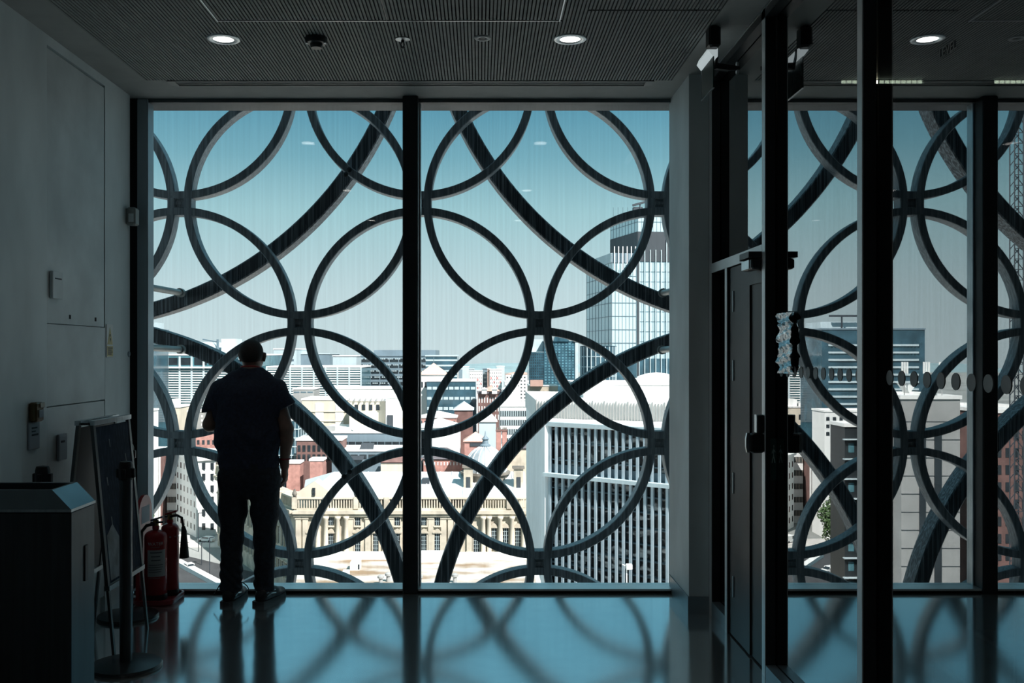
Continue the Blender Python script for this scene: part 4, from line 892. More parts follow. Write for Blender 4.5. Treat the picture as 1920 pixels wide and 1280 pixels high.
# --- dark glass tower with a crown
r, X0, X1, z1 = bld('crown_tower', 'dark blue glass tower with a pointed crown', 1020, 1084, 640, 600, 26, G_blue, G_blue, (10, 16, 642, 725, 0.55, 0.55, mat('tower_pane', (0.09, 0.2, 0.25), 0.12, var=0.5, scale=0.3)), parapet=0)
XM = (X0 + X1) / 2
q = MB(); q.extrude([(XM - 5, 599, z1), (XM + 5, 599, z1), (XM + 4, 599, z1 + 3), (XM, 599, gz(628, 600)), (XM - 4, 599, z1 + 3)], (0, 8, 0))
for s_ in (-1, 1): q.extrude([(XM + s_ * 7, 599, z1), (XM + s_ * 10.6, 599, z1), (XM + s_ * 10.6, 599, z1 + 1.4), (XM + s_ * 8.8, 599, z1 + 2.6)], (0, 8, 0))
q.build('crown', G_blue, r)
MB().box(X1 - 1.9, X1, 599.6, 600.1, GZ, z1).build('corner_strip', W_paleblue, r)
r, X0, X1, z1 = bld('tower_wing', 'darker left wing of the crowned glass tower', 992, 1019.5, 660, 600, 24, G_blue, W_paleblue, (8, 12, 662, 725, 0.4, 0.6, G_dark), parapet=0)
q = MB(); q.box(X0, X1, 608, 620, z1, gz(636, 608)); q.build('upper_wing', W_paleblue, r)
r, X0, X1, z1 = bld('stone_block', 'stepped tan stone block at the foot of the crowned tower', 993, 1046, 724, 430, 20, W_tan, R_white, (7, 2, 728, 760, 0.3, 0.4, G_dark))
MB().box(gx(994, 429), gx(1018, 429), 428, 429.6, gz(724, 429), gz(712, 429)).build('terracotta_drum', R_red, r)

# --- pale mirror glass tower on the right
def clad(r, A, B, z0, z1, cols, rows, m=M_line, t=0.18):
    A = Vector((*A, 0)); B = Vector((*B, 0)); d = B - A; nrm = Vector((d.y, -d.x, 0)).normalized() * 0.12; q = MB()
    for c in range(cols + 1):
        p = A + d * c / cols; e = d.normalized() * t / 2; q.prism([(v.x, v.y) for v in (p - e + nrm, p + e + nrm, p + e - nrm, p - e - nrm)], z0, z1)
    for k in range(rows + 1):
        z = z0 + (z1 - z0) * k / rows; q.prism([(v.x, v.y) for v in (A + nrm * 1.2, B + nrm * 1.2, B - nrm, A - nrm)], z - t * 0.9, z + t * 0.9)
    return q.build('mullion_grid', m, r, kind='stuff')
Y = 420.0
A, B, C_ = (gx(1145, 450), 450.0), (gx(1196, Y), Y), (gx(1420, 425), 425.0)
r = thing('mirror_tower', (90, 440, GZ), 'tall pale mirror glass tower with a dark louvred band', 'building')
zt = gz(397, Y); MB().prism([A, B, C_, (C_[0], 470), (A[0] + 3, 470)], GZ, zt).build('wall', G_pale, r)
clad(r, A, B, GZ, zt, 9, 26, t=0.1); clad(r, B, C_, GZ, zt, 32, 26, t=0.12)
zb0, zb1 = gz(490, Y), gz(434, Y)
def band(r, A, B, z0, z1, m, nm, pr=0.3):
    a = Vector((*A, 0)); b_ = Vector((*B, 0)); d = b_ - a; n_ = Vector((d.y, -d.x, 0)).normalized() * pr
    return MB().prism([(v.x, v.y) for v in (a + n_, b_ + n_, b_ - n_, a - n_)], z0, z1).build(nm, m, r)
M_louv = mat('louvre_band', (0.035, 0.045, 0.055), 0.6)
band(r, A, B, zb0, zb1, M_louv, 'louvre_band'); band(r, B, C_, zb0, zb1, M_louv, 'louvre_band')
band(r, B, C_, GZ, gz(672, Y), G_blue, 'lower_glazing', 0.2)
for k in range(11):
    p = Vector((*B, 0)).lerp(Vector((*C_, 0)), k / 22 + 0.01); MB().box(p.x - 0.17, p.x + 0.17, p.y - 0.7, p.y - 0.4, GZ, gz(445, Y) if k > 4 else gz(468, Y)).build('fin', W_paleblue, r)
MB().box(B[0] - 0.45, B[0] + 0.45, B[1] - 0.9, B[1] - 0.1, GZ, gz(480, Y)).build('dark_rib', M_louv, r)
q = MB(); q.box(gx(1188, 428), gx(1205, 428), 428, 431, zt, gz(388, 428)); q.bar(P(1186, 385, 428), P(1212, 378, 428), 1.2, 0.9); q.tube([P(1200, 392, 428), P(1200, 381, 428)], 0.3, 5); q.build('roof_cradle', M_louv, r)
for k in range(5): p = P(1150 + 9 * k, 405, 440); MB().tube([p, p + Vector((0, 0, 4))], 0.1, 4).build('lightning_rod', M_line, r)
r = thing('mirror_block', (60, 420, GZ), 'lower pale mirror glass block left of the tall mirror tower', 'building')
A, B, C_ = (gx(1100, 440), 440.0), (gx(1147, 400), 400.0), (gx(1193, 402), 402.0); zt = gz(492, 400)
MB().prism([A, B, C_, (C_[0], 424), (62.3, 440), (A[0] + 3, 444)], GZ, zt).build('wall', G_pale, r)
clad(r, A, B, GZ, zt, 8, 16, t=0.13); clad(r, B, C_, GZ, zt, 7, 16)
band(r, A, B, zt, zt + 4, W_paleblue, 'parapet'); band(r, B, C_, zt, zt + 4, W_bluegrey, 'parapet')
for k in range(6): x = B[0] + (C_[0] - B[0]) * (k + 0.6) / 6; MB().box(x - 0.17, x + 0.17, 399.3, 399.6, zt - 3, gz(462, 400)).build('fin', W_white, r)
band(r, B, C_, GZ, gz(672, 400), G_blue, 'lower_glazing', 0.2)
q = MB(); cx, cy = gx(1122, 380), 380; q.lathe(cx, cy, [(7.0, GZ), (7.0, gz(650, 380)), (7.3, gz(649, 380)), (7.3, gz(648, 380))], 24)
r = thing('curved_glass_block', (cx, cy, GZ), 'low curved dark glass block at the foot of the mirror buildings', 'building'); q.build('wall', G_blue, r, True)
q = MB()
for k in range(24): a = 2 * math.pi * k / 24; q.box(cx + 7.1 * math.cos(a) - 0.15, cx + 7.1 * math.cos(a) + 0.15, cy + 7.1 * math.sin(a) - 0.15, cy + 7.1 * math.sin(a) + 0.15, GZ, gz(650, 380))
for yy_ in (669, 688, 705): q.lathe(cx, cy, [(7.15, gz(yy_, 380)), (7.2, gz(yy_ - 1.5, 380))], 24)
q.build('mullion_grid', W_paleblue, r, kind='stuff')
# flat white roofs between
bld('white_hall', 'broad white roofed hall in front of the mirror tower', 1085, 1420, 722, 300, 40, W_white, R_white, (24, 1, 735, 740, 0.4, 0.5, G_dark))
bld('white_hall', 'second white roofed hall with a dark eave line', 1105, 1195, 735, 250, 22, W_white, R_white)
r, X0, X1, z1 = bld('domed_pavilion', 'low white pavilion with a shallow dome by the right window edge', 1195, 1290, 714, 346, 24, W_paleblue, R_white)
MB().lathe((X0 + X1) / 2, 358, [(8, z1), (7, z1 + 1.4), (4, z1 + 2.4), (0, z1 + 2.9)], 24, cap=False).build('shallow_dome', R_white, r, True)

# --- office with vertical fins, right foreground
FA, FB = Vector((gx(1025, 120), 120.0, 0)), Vector((gx(1345, 105.5), 105.5, 0)); zF = gz(794, 120)
r = thing('finned_office', (16, 130, GZ), 'glass office block with tall pale vertical fins on the right', 'building'); fd = (FB - FA); fn = Vector((fd.y, -fd.x, 0)).normalized()
fw_ = fd.normalized(); MB().prism([(p.x, p.y) for p in (FA - fn * 0.9, FB - fn * 0.9, FB + Vector((6, 46, 0)), FA + Vector((0.0, 48, 0)))], GZ, zF - 0.3).build('wall', G_chaos, r)
MB().prism([(FA.x - 0.25, FA.y - 0.3), (FA.x + 0.45, FA.y - 0.3), (FA.x + 0.45, FA.y + 48), (FA.x - 0.25, FA.y + 48)], GZ, zF + 0.1).build('end_wall', mat('pale_end_wall', (0.85, 0.87, 0.88), 0.7, var=0.06, scale=0.8), r)
zS = gz(886, 120)
for z0_, z1_, pr, nm, m_ in ((zF - 0.25, zF + 0.25, 0.35, 'roof_edge', W_paleblue), (zS - 0.35, zS + 0.1, 0.9, 'floor_ledge', W_paleblue), (zS + 0.12, zS + 1.1, -0.5, 'spandrel', W_bluegrey)):
    MB().prism([(p.x, p.y) for p in (FA + fn * pr, FB + fn * pr, FB - fn * 1.0, FA - fn * 1.0)], z0_, z1_).build(nm, m_, r)
for yy_ in (828, 860, 913, 940, 968, 996, 1024, 1052): 
    z = gz(yy_, 120); MB().prism([(p.x, p.y) for p in (FA - fn * 0.2, FB - fn * 0.2, FB - fn * 0.95, FA - fn * 0.95)], z - 0.06, z + 0.06).build('transom', M_line, r)
def fin_mesh(h): 
    q = MB(); q.box(-0.16, 0.16, -0.16, 0.16, 0, h); return q.mesh('fin', M_fin)
fu, fl2 = fin_mesh(zF - zS - 0.3), fin_mesh(zS - 0.4 - GZ); ang = math.atan2(fd.y, fd.x); L = fd.length
k = 0
while 0.55 + k * 0.955 < L:
    p = FA + fw_ * (0.55 + k * 0.955) + fn * 0.0; inst('fin', fu, (p.x, p.y, zS + 0.1), r, ang); k += 1
k = 0
while 0.75 + k * 0.955 < L:
    p = FA + fw_ * (0.75 + k * 0.955) + fn * 0.3; inst('fin', fl2, (p.x, p.y, GZ), r, ang); k += 1
MB().prism([(FA.x - 0.2, FA.y - 0.2), (FB.x, FB.y - 0.2), (FB.x + 6, FB.y + 46), (FA.x, FA.y + 48)], zF - 0.3, zF + 0.05).build('roof', R_white, r)
SA, SB = Vector((gx(1003, 130), 130, 0)), Vector((gx(1400, 118), 118, 0)); sd2 = SB - SA; zs1 = gz(748, 130)
MB().prism([(p.x, p.y) for p in (SA, SB, SB + Vector((5, 26, 0)), SA + Vector((0, 28, 0)))], zF, zs1).build('roof_screen', W_white, r)
q = MB()
for k in range(70):
    p = SA + sd2 * (k + 0.5) / 70; q.box(p.x - 0.045, p.x + 0.045, p.y - 0.25, p.y + 0.05, zF, zs1 - (0.25 if k % 4 else 0.05))
q.build('screen_ribs', W_grey, r, kind='stuff')
MB().prism([(p.x, p.y) for p in (SA + Vector((7, 4, 0)), SB + Vector((0, 5, 0)), SB + Vector((4, 22, 0)), SA + Vector((7, 22, 0)))], zs1, zs1 + 1.2).build('plant_room', R_white, r)
pod = MB().box(5.5, 30, 60, 104, GZ, -27).build('podium', W_grey); tag(pod, 'low concrete podium in front of the finned office', 'podium')
cm = thing('mast_camera', (gx(1175, 100), 100, -27), 'white security camera on a thin pole before the finned office', 'camera'); px_ = gx(1175, 100); zc = gz(1062, 100)
MB().tube([(px_, 100, -27), (px_, 100, zc - 0.2)], 0.07, 6).build('pole', W_white, cm); MB().bbox(px_ - 0.1, px_ + 0.55, 99.6, 100.2, zc - 0.25, zc + 0.3, 0.05).build('camera_body', W_white, cm); MB().bar((px_ - 0.45, 100, zc + 0.25), (px_ + 0.1, 100, zc), 0.25, 0.06).build('bracket', W_white, cm)

# --- cream office with ribbon windows and roofs round the dome
r, X0, X1, z1 = bld('ribbon_office', 'long white office with ribbon windows left of the finned office', 938, 1012, 762, 262, 20, W_white, R_white)
for k in range(4):
    z = gz(770 + 17 * k, 262); MB().box(X0, X1, 261.93, 262.02, z - 1.5, z).build('window_band', G_dark, r)
    grid(MB(), (X0, 261.95), (X1, 261.95), z - 1.5, z, 22, 1, 0.35, 1.0, 0.08).build('window_piers', W_paleblue, r, kind='stuff')
r, X0, X1, z1 = bld('brick_mansion', 'dark red brick block with white window trim in mid distance', 896, 942, 738, 300, 10, W_darkbrick, R_slate, (9, 3, 742, 790, 0.35, 0.6, W_white))
MB().box(gx(905, 305), gx(935, 305), 304, 316, z1, gz(733, 304)).build('attic', W_darkbrick, r); hip(MB(), gx(905, 305), gx(935, 305), 304, 316, gz(733, 304), 1.5).build('attic_roof', R_red, r)
for k in range(3): x = X0 + 2 + k * 3.2; hip(MB().box(x - 0.8, x + 0.8, 298.8, 302, z1, z1 + 1.4), x - 0.8, x + 0.8, 298.8, 302, z1 + 1.4, 0.7).build('dormer', W_white, r)
def house(name, label, x0, x1, yt, Y, depth, wm, rm, h, win=None, ov=0.4):
    r, X0, X1, z1 = bld(name, label, x0, x1, yt, Y, depth, wm, rm, win, parapet=0); hip(MB(), X0, X1, Y, Y + depth, z1 + 0.25, h, 0.5, ov).build('hip_roof', rm, r); return r, X0, X1, z1
house('roofed_house', 'brick house with a broad white hipped roof below the glass hall', 787, 855, 784, 270, 10, W_brick, R_white, 1.6, (10, 1, 786, 796, 0.4, 0.5, G_dark))
house('roofed_house', 'pale house with a white roof right of the mullion', 784, 862, 803, 256, 12, W_white, R_white, 2.2, (8, 1, 806, 812, 0.3, 0.5, G_dark))
house('roofed_house', 'house with steep white gable left of the ribbon office', 898, 930, 792, 252, 8, W_paleblue, R_white, 3.0)
house('roofed_house', 'low house with blue grey roof panes in mid distance', 852, 886, 770, 284, 12, W_darkbrick, R_zinc, 2.2)
house('brick_range', 'red brick range with a dark slate roof left of the dome', 794, 866, 862, 246, 8, W_brick, R_slate, 2.6, (12, 1, 864, 874, 0.3, 0.6, W_white))
r, X0, X1, z1 = house('brick_tower', 'square red brick tower with pink hipped roof beside the dome', 871, 912, 829, 240, 5.6, W_brick, mat('pink_tile', (0.62, 0.40, 0.33), 0.8), 2.2)
MB().box(X0 + 1.4, X1 - 0.2, 239.8, 240, z1 - 1.0, z1 - 0.2).build('louvre_opening', M_louv, r)
for x_, lb in ((935, 'tall brick chimney stack left of its twin behind the dome'), (946, 'tall brick chimney stack right of its twin behind the dome')):
    c = thing('chimney_stack', (gx(x_, 244), 244, gz(862, 244)), lb, 'chimney'); X = gx(x_, 244)
    MB().box(X - 0.6, X + 0.6, 243.4, 244.6, GZ, gz(806, 244)).build('stack', W_brick, c); MB().box(X - 0.75, X + 0.75, 243.25, 244.75, gz(808, 244), gz(805, 244)).build('stack_cap', W_darkbrick, c)
    for d_ in (-0.35, 0.05, 0.4): MB().lathe(X + d_, 244, [(0.16, gz(805, 244)), (0.13, gz(801, 244))], 8).build('chimney_pot', W_sooty, c)
house('slate_house', 'long dark slate roof behind the dome to the right', 945, 1010, 842, 246, 10, W_stone, R_slate, 2.4)

# --- cream deco block, white roofs, brick boxes (centre left)
r, X0, X1, z1 = bld('deco_block', 'cream stone block with plain panels below the louvred offices', 566, 660, 750, 300, 18, W_cream, R_white)
for k in range(2): x = X0 + (X1 - X0) * (0.35 + 0.4 * k); MB().box(x - 1.3, x + 1.3, 299.85, 300.02, z1 - 9, z1 - 1).build('stone_panel', W_white, r)
for yy_ in (772, 790): MB().box(X0 - 0.1, X1 + 0.1, 299.7, 300.1, gz(yy_, 300), gz(yy_ - 1.5, 300)).build('string_course', W_cream, r)
r, X0, X1, z1 = bld('deco_block', 'cream stone block with roof clutter behind the first white roofs', 655, 722, 752, 283, 14, W_cream, R_white)
for k in range(4): x = X0 + (X1 - X0) * (0.2 + 0.2 * k); MB().box(x - 0.5, x + 0.5, 282.8, 283.02, z1 - 2.6, z1 - 1).build('window', G_dark, r)
for k in range(7): x = X0 + (X1 - X0) * k / 6.5; MB().box(x - 0.15, x + 0.15, 282.2, 283.2, z1, z1 + 0.9).build('parapet_block', W_grey, r)
bld('white_attic', 'long white roof storey behind the cream stone blocks', 615, 734, 729, 322, 14, W_white, R_white, (1, 1, 748, 752, 1, 0.4, W_paleblue))
bld('white_attic', 'small grey roof storey left of the long white one', 550, 588, 730, 320, 12, W_grey, R_white, (3, 1, 732, 738, 0.8, 0.4, M_line))
r, X0, X1, z1 = bld('corner_pavilion', 'white corner pavilion beside the mullion with dark vent', 723, 784, 746, 280, 16, W_white, R_white, (3, 2, 752, 800, 0.3, 0.4, W_cream))
MB().box(gx(726, 279.8), gx(737, 279.8), 279.5, 280.02, gz(815, 279.8), gz(778, 279.8)).build('dark_vent', M_louv, r)
r, X0, X1, z1 = bld('grid_block', 'dark glass block with a white window grid beside the man', 520, 560, 788, 262, 14, G_blue, R_white)
clad(r, (X0, 262), (X1, 262), GZ, z1, 6, 14, W_paleblue, 0.16); clad(r, (X1, 262), (X1, 276), GZ, z1, 4, 14, W_paleblue, 0.16)
r, X0, X1, z1 = bld('flat_roof_block', 'flat white roof with plant boxes left of the mullion', 598, 790, 812, 262, 26, W_bluegrey, R_white, (14, 1, 826, 842, 0.9, 0.8, G_dark))
for a, b_, yy_, d_ in ((606, 626, 800, 3), (640, 658, 806, 2.5), (662, 728, 799, 4)): MB().box(gx(a, 268), gx(b_, 268), 268, 268 + d_, z1, gz(yy_, 268)).build('plant_box', W_grey if a == 606 else W_white, r)
r, X0, X1, z1 = bld('lower_roof_block', 'lower white roof with dark tilted panels left of the mullion', 622, 790, 846, 246, 12, W_bluegrey, R_white, (10, 1, 850, 862, 0.8, 0.7, G_dark))
for a, b_, ya, yb, Yp in ((672, 702, 848, 831, 248), (651, 684, 862, 851, 244.5)):
    q = MB(); q.extrude([P(a, ya, Yp), P(b_ - 3, ya, Yp), P(b_, yb, Yp + 2), P(a + 6, yb, Yp + 2)], (0, 0.3, 0.15)); q.build('tilted_panel', M_louv, r)
bld('brick_box', 'small red brick box right beside the man', 537, 562, 869, 239, 5, W_brick, R_white)
bld('brick_box', 'taller red brick box above the pitched roof', 581, 605, 864, 236, 5, W_brick, R_white)
r, X0, X1, z1 = bld('brick_gallery', 'dark glazed gallery with brick piers beside the man', 556, 640, 826, 248, 10, W_darkbrick, R_white, (9, 2, 832, 866, 0.6, 0.7, G_dark))
house('roofed_house', 'cream house with dark tiled roof left of the mullion', 714, 786, 868, 236, 8, W_cream, W_darkbrick, 1.8)

# --- the columned town hall in the centre
def cz(y): return gz(y, 200)
def cxp(p): return (p - 900) / 9.0
th = thing('town_hall', (-14, 215, GZ), 'columned stone town hall with balustrade, pale pitched roof and silver dome', 'building')
CA, CB, CL = (cxp(553), 200.0), (cxp(1012), 200.0), (-70.5, 258.0)
zc_, zp = cz(962), cz(932)
MB().prism([CA, CB, (CB[0], 232), (-44.8, 232), (-61.7, 262.8), CL], GZ, zc_).build('wall', W_stone, th)
def offs(A, B, d0, d1):
    a = Vector((*A, 0)); b_ = Vector((*B, 0)); v = (b_ - a).normalized(); n_ = Vector((v.y, -v.x, 0)); return [(p.x, p.y) for p in (a + n_ * d0 - v * d0 * 0.3, b_ + n_ * d0, b_ + n_ * d1, a + n_ * d1)]
for A, B in ((CA, CB), (CL, CA)):
    MB().prism(offs(A, B, 1.2, -0.6), zc_, zc_ + 0.7).build('cornice', W_stone, th)
    MB().prism(offs(A, B, 0.8, -0.6), zc_ - 0.6, zc_).build('architrave', W_stone, th)
    MB().prism(offs(A, B, 0.35, -0.6), zc_ + 0.7, zc_ + 1.1).build('parapet_base', W_stone, th)
    MB().prism(offs(A, B, 0.4, -0.2), zp - 0.35, zp).build('parapet_rail', W_cream, th)
    n_ = int((Vector(A) - Vector(B)).length / 0.55); q = MB(); a, b_ = Vector((*A, 0)), Vector((*B, 0)); v = (b_ - a).normalized(); nn = Vector((v.y, -v.x, 0))
    for k in range(n_):
        p = a + (b_ - a) * (k + 0.5) / n_ + nn * 0.1; q.box(p.x - 0.13, p.x + 0.13, p.y - 0.13, p.y + 0.13, zc_ + 1.05, zp - 0.3)
    q.build('balusters', W_stone, th, kind='stuff')
    for k in range(9):
        p = a + (b_ - a) * k / 8 + nn * 0.1; MB().box(p.x - 0.5, p.x + 0.5, p.y - 0.45, p.y + 0.45, zc_ + 1.0, zp + 0.1).build('parapet_pier', W_stone, th)
        if k % 2 == 0: MB().lathe(p.x, p.y, [(0.2, zp + 0.1), (0.45, zp + 0.5), (0.5, zp + 0.9), (0.25, zp + 1.3), (0.12, zp + 1.7)], 8).build('urn', W_sooty, th, True)
MB().box(CA[0], CB[0], 199.75, 200.1, cz(1043), cz(1037)).build('string_course', W_cream, th)
def win_mesh(w, h, arch=False):
    q = MB(); q.box(-w / 2, w / 2, -0.05, 0.05, 0, h); q.cur = 1; t = 0.22
    q.box(-w / 2 - t, -w / 2, -0.3, 0.05, -0.1, h); q.box(w / 2, w / 2 + t, -0.3, 0.05, -0.1, h); q.box(-w / 2 - t - 0.15, w / 2 + t + 0.15, -0.5, 0.05, h, h + 0.3); q.box(-w / 2 - t, w / 2 + t, -0.4, 0.05, -0.35, -0.1)
    if arch: q.extrude([(-w / 2 - t, -0.35, h + 0.3), (w / 2 + t, -0.35, h + 0.3), (w * 0.3, -0.35, h + 0.8), (0, -0.35, h + 1.0), (-w * 0.3, -0.35, h + 0.8)], (0, 0.3, 0))
    q.cur = 2
    for k in (1, 2): x = -w / 2 + w * k / 3; q.box(x - 0.04, x + 0.04, -0.09, -0.04, 0, h)
    n_ = max(2, int(h / 0.7))
    for k in range(1, n_): q.box(-w / 2, w / 2, -0.09, -0.04, h * k / n_ - 0.03, h * k / n_ + 0.03)
    return q.mesh('window', [G_dark, W_stone, W_paleblue])
wt, ws_, wlw = win_mesh(1.15, 3.9, True), win_mesh(1.15, 1.7), win_mesh(1.3, 3.2)
for p in (583, 621, 671, 705, 745, 795, 820, 858, 893): inst('window', wt, (cxp(p), 199.92, cz(1034)), th)
for p in (926, 948, 971, 992): inst('window', wt, (cxp(p), 199.92, cz(1024)), th)
for p in (621, 671, 705, 745, 795, 820, 858): inst('window', ws_, (cxp(p), 199.92, cz(984)), th)
for p in (790, 820, 855, 893, 930, 952, 974, 996): inst('window', wlw, (cxp(p), 199.92, cz(1072)), th)
pil = MB(); H = cz(966) - cz(1036); pil.box(-0.55, 0.55, -0.35, 0.1, 0, H); pil.box(-0.7, 0.7, -0.5, 0.1, H - 0.7, H); pil.box(-0.7, 0.7, -0.5, 0.1, 0, 0.4); pil = pil.mesh('pilaster', W_stone)
for p in (560, 573, 658, 690, 722, 733, 768, 781, 808, 832, 845, 880): inst('pilaster', pil, (cxp(p), 199.95, cz(1036)), th)
colm = MB().lathe(0, 0, [(0.62, 0), (0.62, 0.3), (0.5, 0.45), (0.48, H * 0.5), (0.42, H - 0.8), (0.6, H - 0.55), (0.66, H)], 14).mesh('column', W_cream, True)
for p in (597, 612, 634, 650, 906, 917, 938, 960, 982): inst('column', colm, (cxp(p), 199.3, cz(1036)), th)
for k in range(24):                                          # side elevation towards the street
    t_ = (k + 0.7) / 24.5; a, b_ = Vector((*CL, 0)), Vector((*CA, 0)); p = a.lerp(b_, t_); v = (b_ - a).normalized(); an = math.atan2(v.y, v.x); nn = Vector((v.y, -v.x, 0)) * 0.06
    inst('window', wt, (p.x + nn.x, p.y + nn.y, cz(1034)), th, an); inst('window', wlw, (p.x + nn.x, p.y + nn.y, cz(1034) - 6.4), th, an)
    if k % 2: inst('pilaster', pil, (p.x - v.x * 1.6, p.y - v.y * 1.6, cz(1036)), th, an)
# roofs of the town hall
q = MB(); RZ = cz(936); q.add([(-37.5, 203, RZ), (10, 203, RZ), (10, 217, gz(884, 217)), (-33, 217, gz(884, 217)), (-42, 231, RZ), (10, 231, RZ)], [(0, 1, 2, 3), (0, 3, 4), (3, 2, 5, 4)]); q.build('roof', R_zinc, th)
for k in range(17):
    x = -36 + k * 2.7; t0 = max(0, min(1, (-33 - x) / 4.5)); MB().bar((x, 203.2, RZ + 0.1), (x + 0.001, 203 + 13.8 * (1 - t0 * 0.95), RZ + (gz(884, 217) - RZ) * (1 - t0 * 0.95) + 0.05), 0.18, 0.12).build('roof_seam', R_zinc, th)
gbl = MB(); gbl.extrude([P(560, 934, 203), P(618, 934, 203), P(618, 922, 203), P(590, 902, 203), P(560, 921, 203)], (0, 5, 0)); gbl.build('gable', W_cream, th)
for k in range(3): MB().box(gx(585.5, 202.8), gx(591, 202.8), 202.7, 203.02, gz(918.5 + 5 * k, 202.8), gz(914.5 + 5 * k, 202.8)).build('gable_window', G_dark, th)
for a, b_, ya, yb in ((640, 650, 914, 903), (792, 806, 905, 896)): MB().box(gx(a, 212), gx(b_, 212), 210, 213, gz(ya, 212), gz(yb, 212)).build('skylight', M_louv, th)

# --- domed clock corner
dm = th; dx, dy = gx(910, 214), 215.0
zb_ = gz(884, 214); R_ = 4.7
MB().lathe(dx, dy, [(R_ + 0.3, -34), (R_ + 0.3, zb_ - 0.6), (R_ + 0.9, zb_ - 0.5), (R_ + 0.9, zb_)], 20).build('drum', W_sooty, dm)
dp = [(R_ * math.cos(math.radians(a)), zb_ + 5.6 * math.sin(math.radians(a))) for a in (0, 12, 24, 36, 48, 60, 72, 80)]
MB().lathe(dx, dy, dp, 32).build('dome', mat('lead_dome', (0.42, 0.46, 0.49), 0.45, metal=0.3, var=0.15, scale=0.6), dm, True)
for k in range(16):
    a = 2 * math.pi * k / 16; MB().tube([(dx + (r_ + 0.05) * math.cos(a), dy + (r_ + 0.05) * math.sin(a), z) for r_, z in dp], 0.13, 5).build('dome_rib', R_zinc, dm)
MB().lathe(dx, dy, [(1.1, zb_ + 5.3), (1.2, zb_ + 5.8), (0.7, zb_ + 6.2), (0.6, zb_ + 7.0), (0.9, zb_ + 7.2), (0.2, zb_ + 7.9), (0.05, zb_ + 9)], 12).build('lantern', W_bluegrey, dm, True)
for k in range(12):
    a = 2 * math.pi * k / 12 + 0.26; c_, s_ = math.cos(a), math.sin(a); X, Yv = dx + (R_ + 0.32) * c_, dy + (R_ + 0.32) * s_
    o = MB(); o.box(-0.7, 0.7, -0.12, 0.12, 0, 2.2); o.extrude([(0.7 * math.cos(math.radians(t_)), -0.12, 2.2 + 0.7 * math.sin(math.radians(t_))) for t_ in range(0, 181, 30)], (0, 0.24, 0)); inst('arched_opening', o.mesh('arched_opening', M_void), (X, Yv, zb_ - 5), dm, a + math.pi / 2)
for px_, yt in ((878, 872), (972, 874)):
    x = gx(px_, 209); MB().box(x - 1.0, x + 1.0, 208, 210, -34, gz(yt + 4, 209)).build('corner_turret', W_stone, dm); MB().box(x - 1.3, x + 1.3, 207.7, 210.3, gz(yt + 4, 209), gz(yt, 209)).build('turret_cap', W_sooty, dm)
    MB().box(x - 0.45, x + 0.45, 207.9, 208.02, gz(920, 209), gz(893, 209)).build('niche', M_louv, dm)
MB().box(gx(868, 207), gx(1004, 207), 207, 224, -34, gz(926, 207)).build('turret_base', W_stone, dm)

# --- flat roof in the near foreground
nr = thing('near_roof', (-6, 85, GZ), 'pale flat roof with brown moss patches just below the window sill', 'building')
x0, x1 = gx(572, 110), gx(1003, 110); zr = -22.0
MB().box(x0, x1, 62, 110, GZ, zr).build('wall', W_white, nr)
MB().box(x0 + 0.5, x1 - 0.5, 62.5, 109.5, zr, zr + 0.12).build('roof', mat('mossy_roof', (0.52, 0.49, 0.45), 0.9, scale=0.35, stretch=(0.6, 1, 1), col2=(0.26, 0.18, 0.11), contrast=(0.42, 0.62), var=0.2), nr)
MB().box(x0, x1, 109.4, 110, zr, zr + 0.9).build('parapet', W_white, nr)
for a, b_, ya, yb, Yv in ((656, 674, 1065, 1055, 104), (640, 652, 1080, 1074, 100), (783, 833, 1060, 1037, 108)):
    zt_ = gz(yb, Yv); MB().box(gx(a, Yv), gx(b_, Yv), Yv, Yv + 1.6, zr, max(zt_, zr + 0.5)).build('plant_box', W_white, nr); MB().box(gx(b_ - 3, Yv), gx(b_, Yv), Yv - 0.03, Yv, zr + 0.25, max(zt_, zr + 0.5) - 0.15).build('louvre', M_louv, nr)
for px_, py_ in ((714, 1093), (728, 1088), (787, 1092), (853, 1090)):
    Yv = F * (EYE - zr) / (py_ + 4 - VY); x = gx(px_, Yv); MB().lathe(x, Yv, [(0.22, zr), (0.2, zr + 0.7), (0.34, zr + 0.75), (0.34, zr + 0.95), (0.1, zr + 1.1)], 10).build('vent_cowl', W_grey, nr, True)
sh = MB(); sh.box(gx(600, 130), gx(800, 130), 130, 133, GZ, gz(1042, 130)); o = sh.build('site_cabins', W_white); tag(o, 'row of low white cabin roofs in front of the columned hall', 'cabins')

# --- street on the left
r = thing('corner_block', (-78, 285, GZ), 'white corner building with dark square windows above the street', 'building')
A, B, C_ = (-90.5, 286.0), (gx(368, 269), 269.0), (gx(404, 273), 273.0); zt = gz(864, 269)
MB().prism([A, B, C_, (C_[0], 296), (A[0], 300)], GZ, zt).build('wall', W_white, r); MB().prism([(A[0] - 0.6, A[1] - 0.6), (B[0] - 0.2, B[1] - 0.9), (C_[0] + 0.4, C_[1] - 0.8), (C_[0] + 0.4, 296), (A[0] - 0.6, 300)], zt, zt + 0.7).build('cornice', W_white, r)
grid(MB(), A, B, GZ + 1, zt - 1, 6, 6, 0.3, 0.5).build('windows', G_dark, r, kind='stuff')
wq = MB().box(-0.75, 0.75, -0.1, 0.05, 0, 1.9).mesh('window', G_dark)
for yy_ in (875, 895, 917, 938, 962, 988):
    for px_ in (380, 396):
        Yv = 269 + 4 * (px_ - 368) / 36; inst('window', wq, (gx(px_, Yv), Yv - 0.05, gz(yy_ + 5, Yv)), r, 0.2)
r, X0, X1, z1 = bld('banded_block', 'white office with dark window bands on the street corner at left', 313, 338, 842, 292, 8, W_white, R_white)
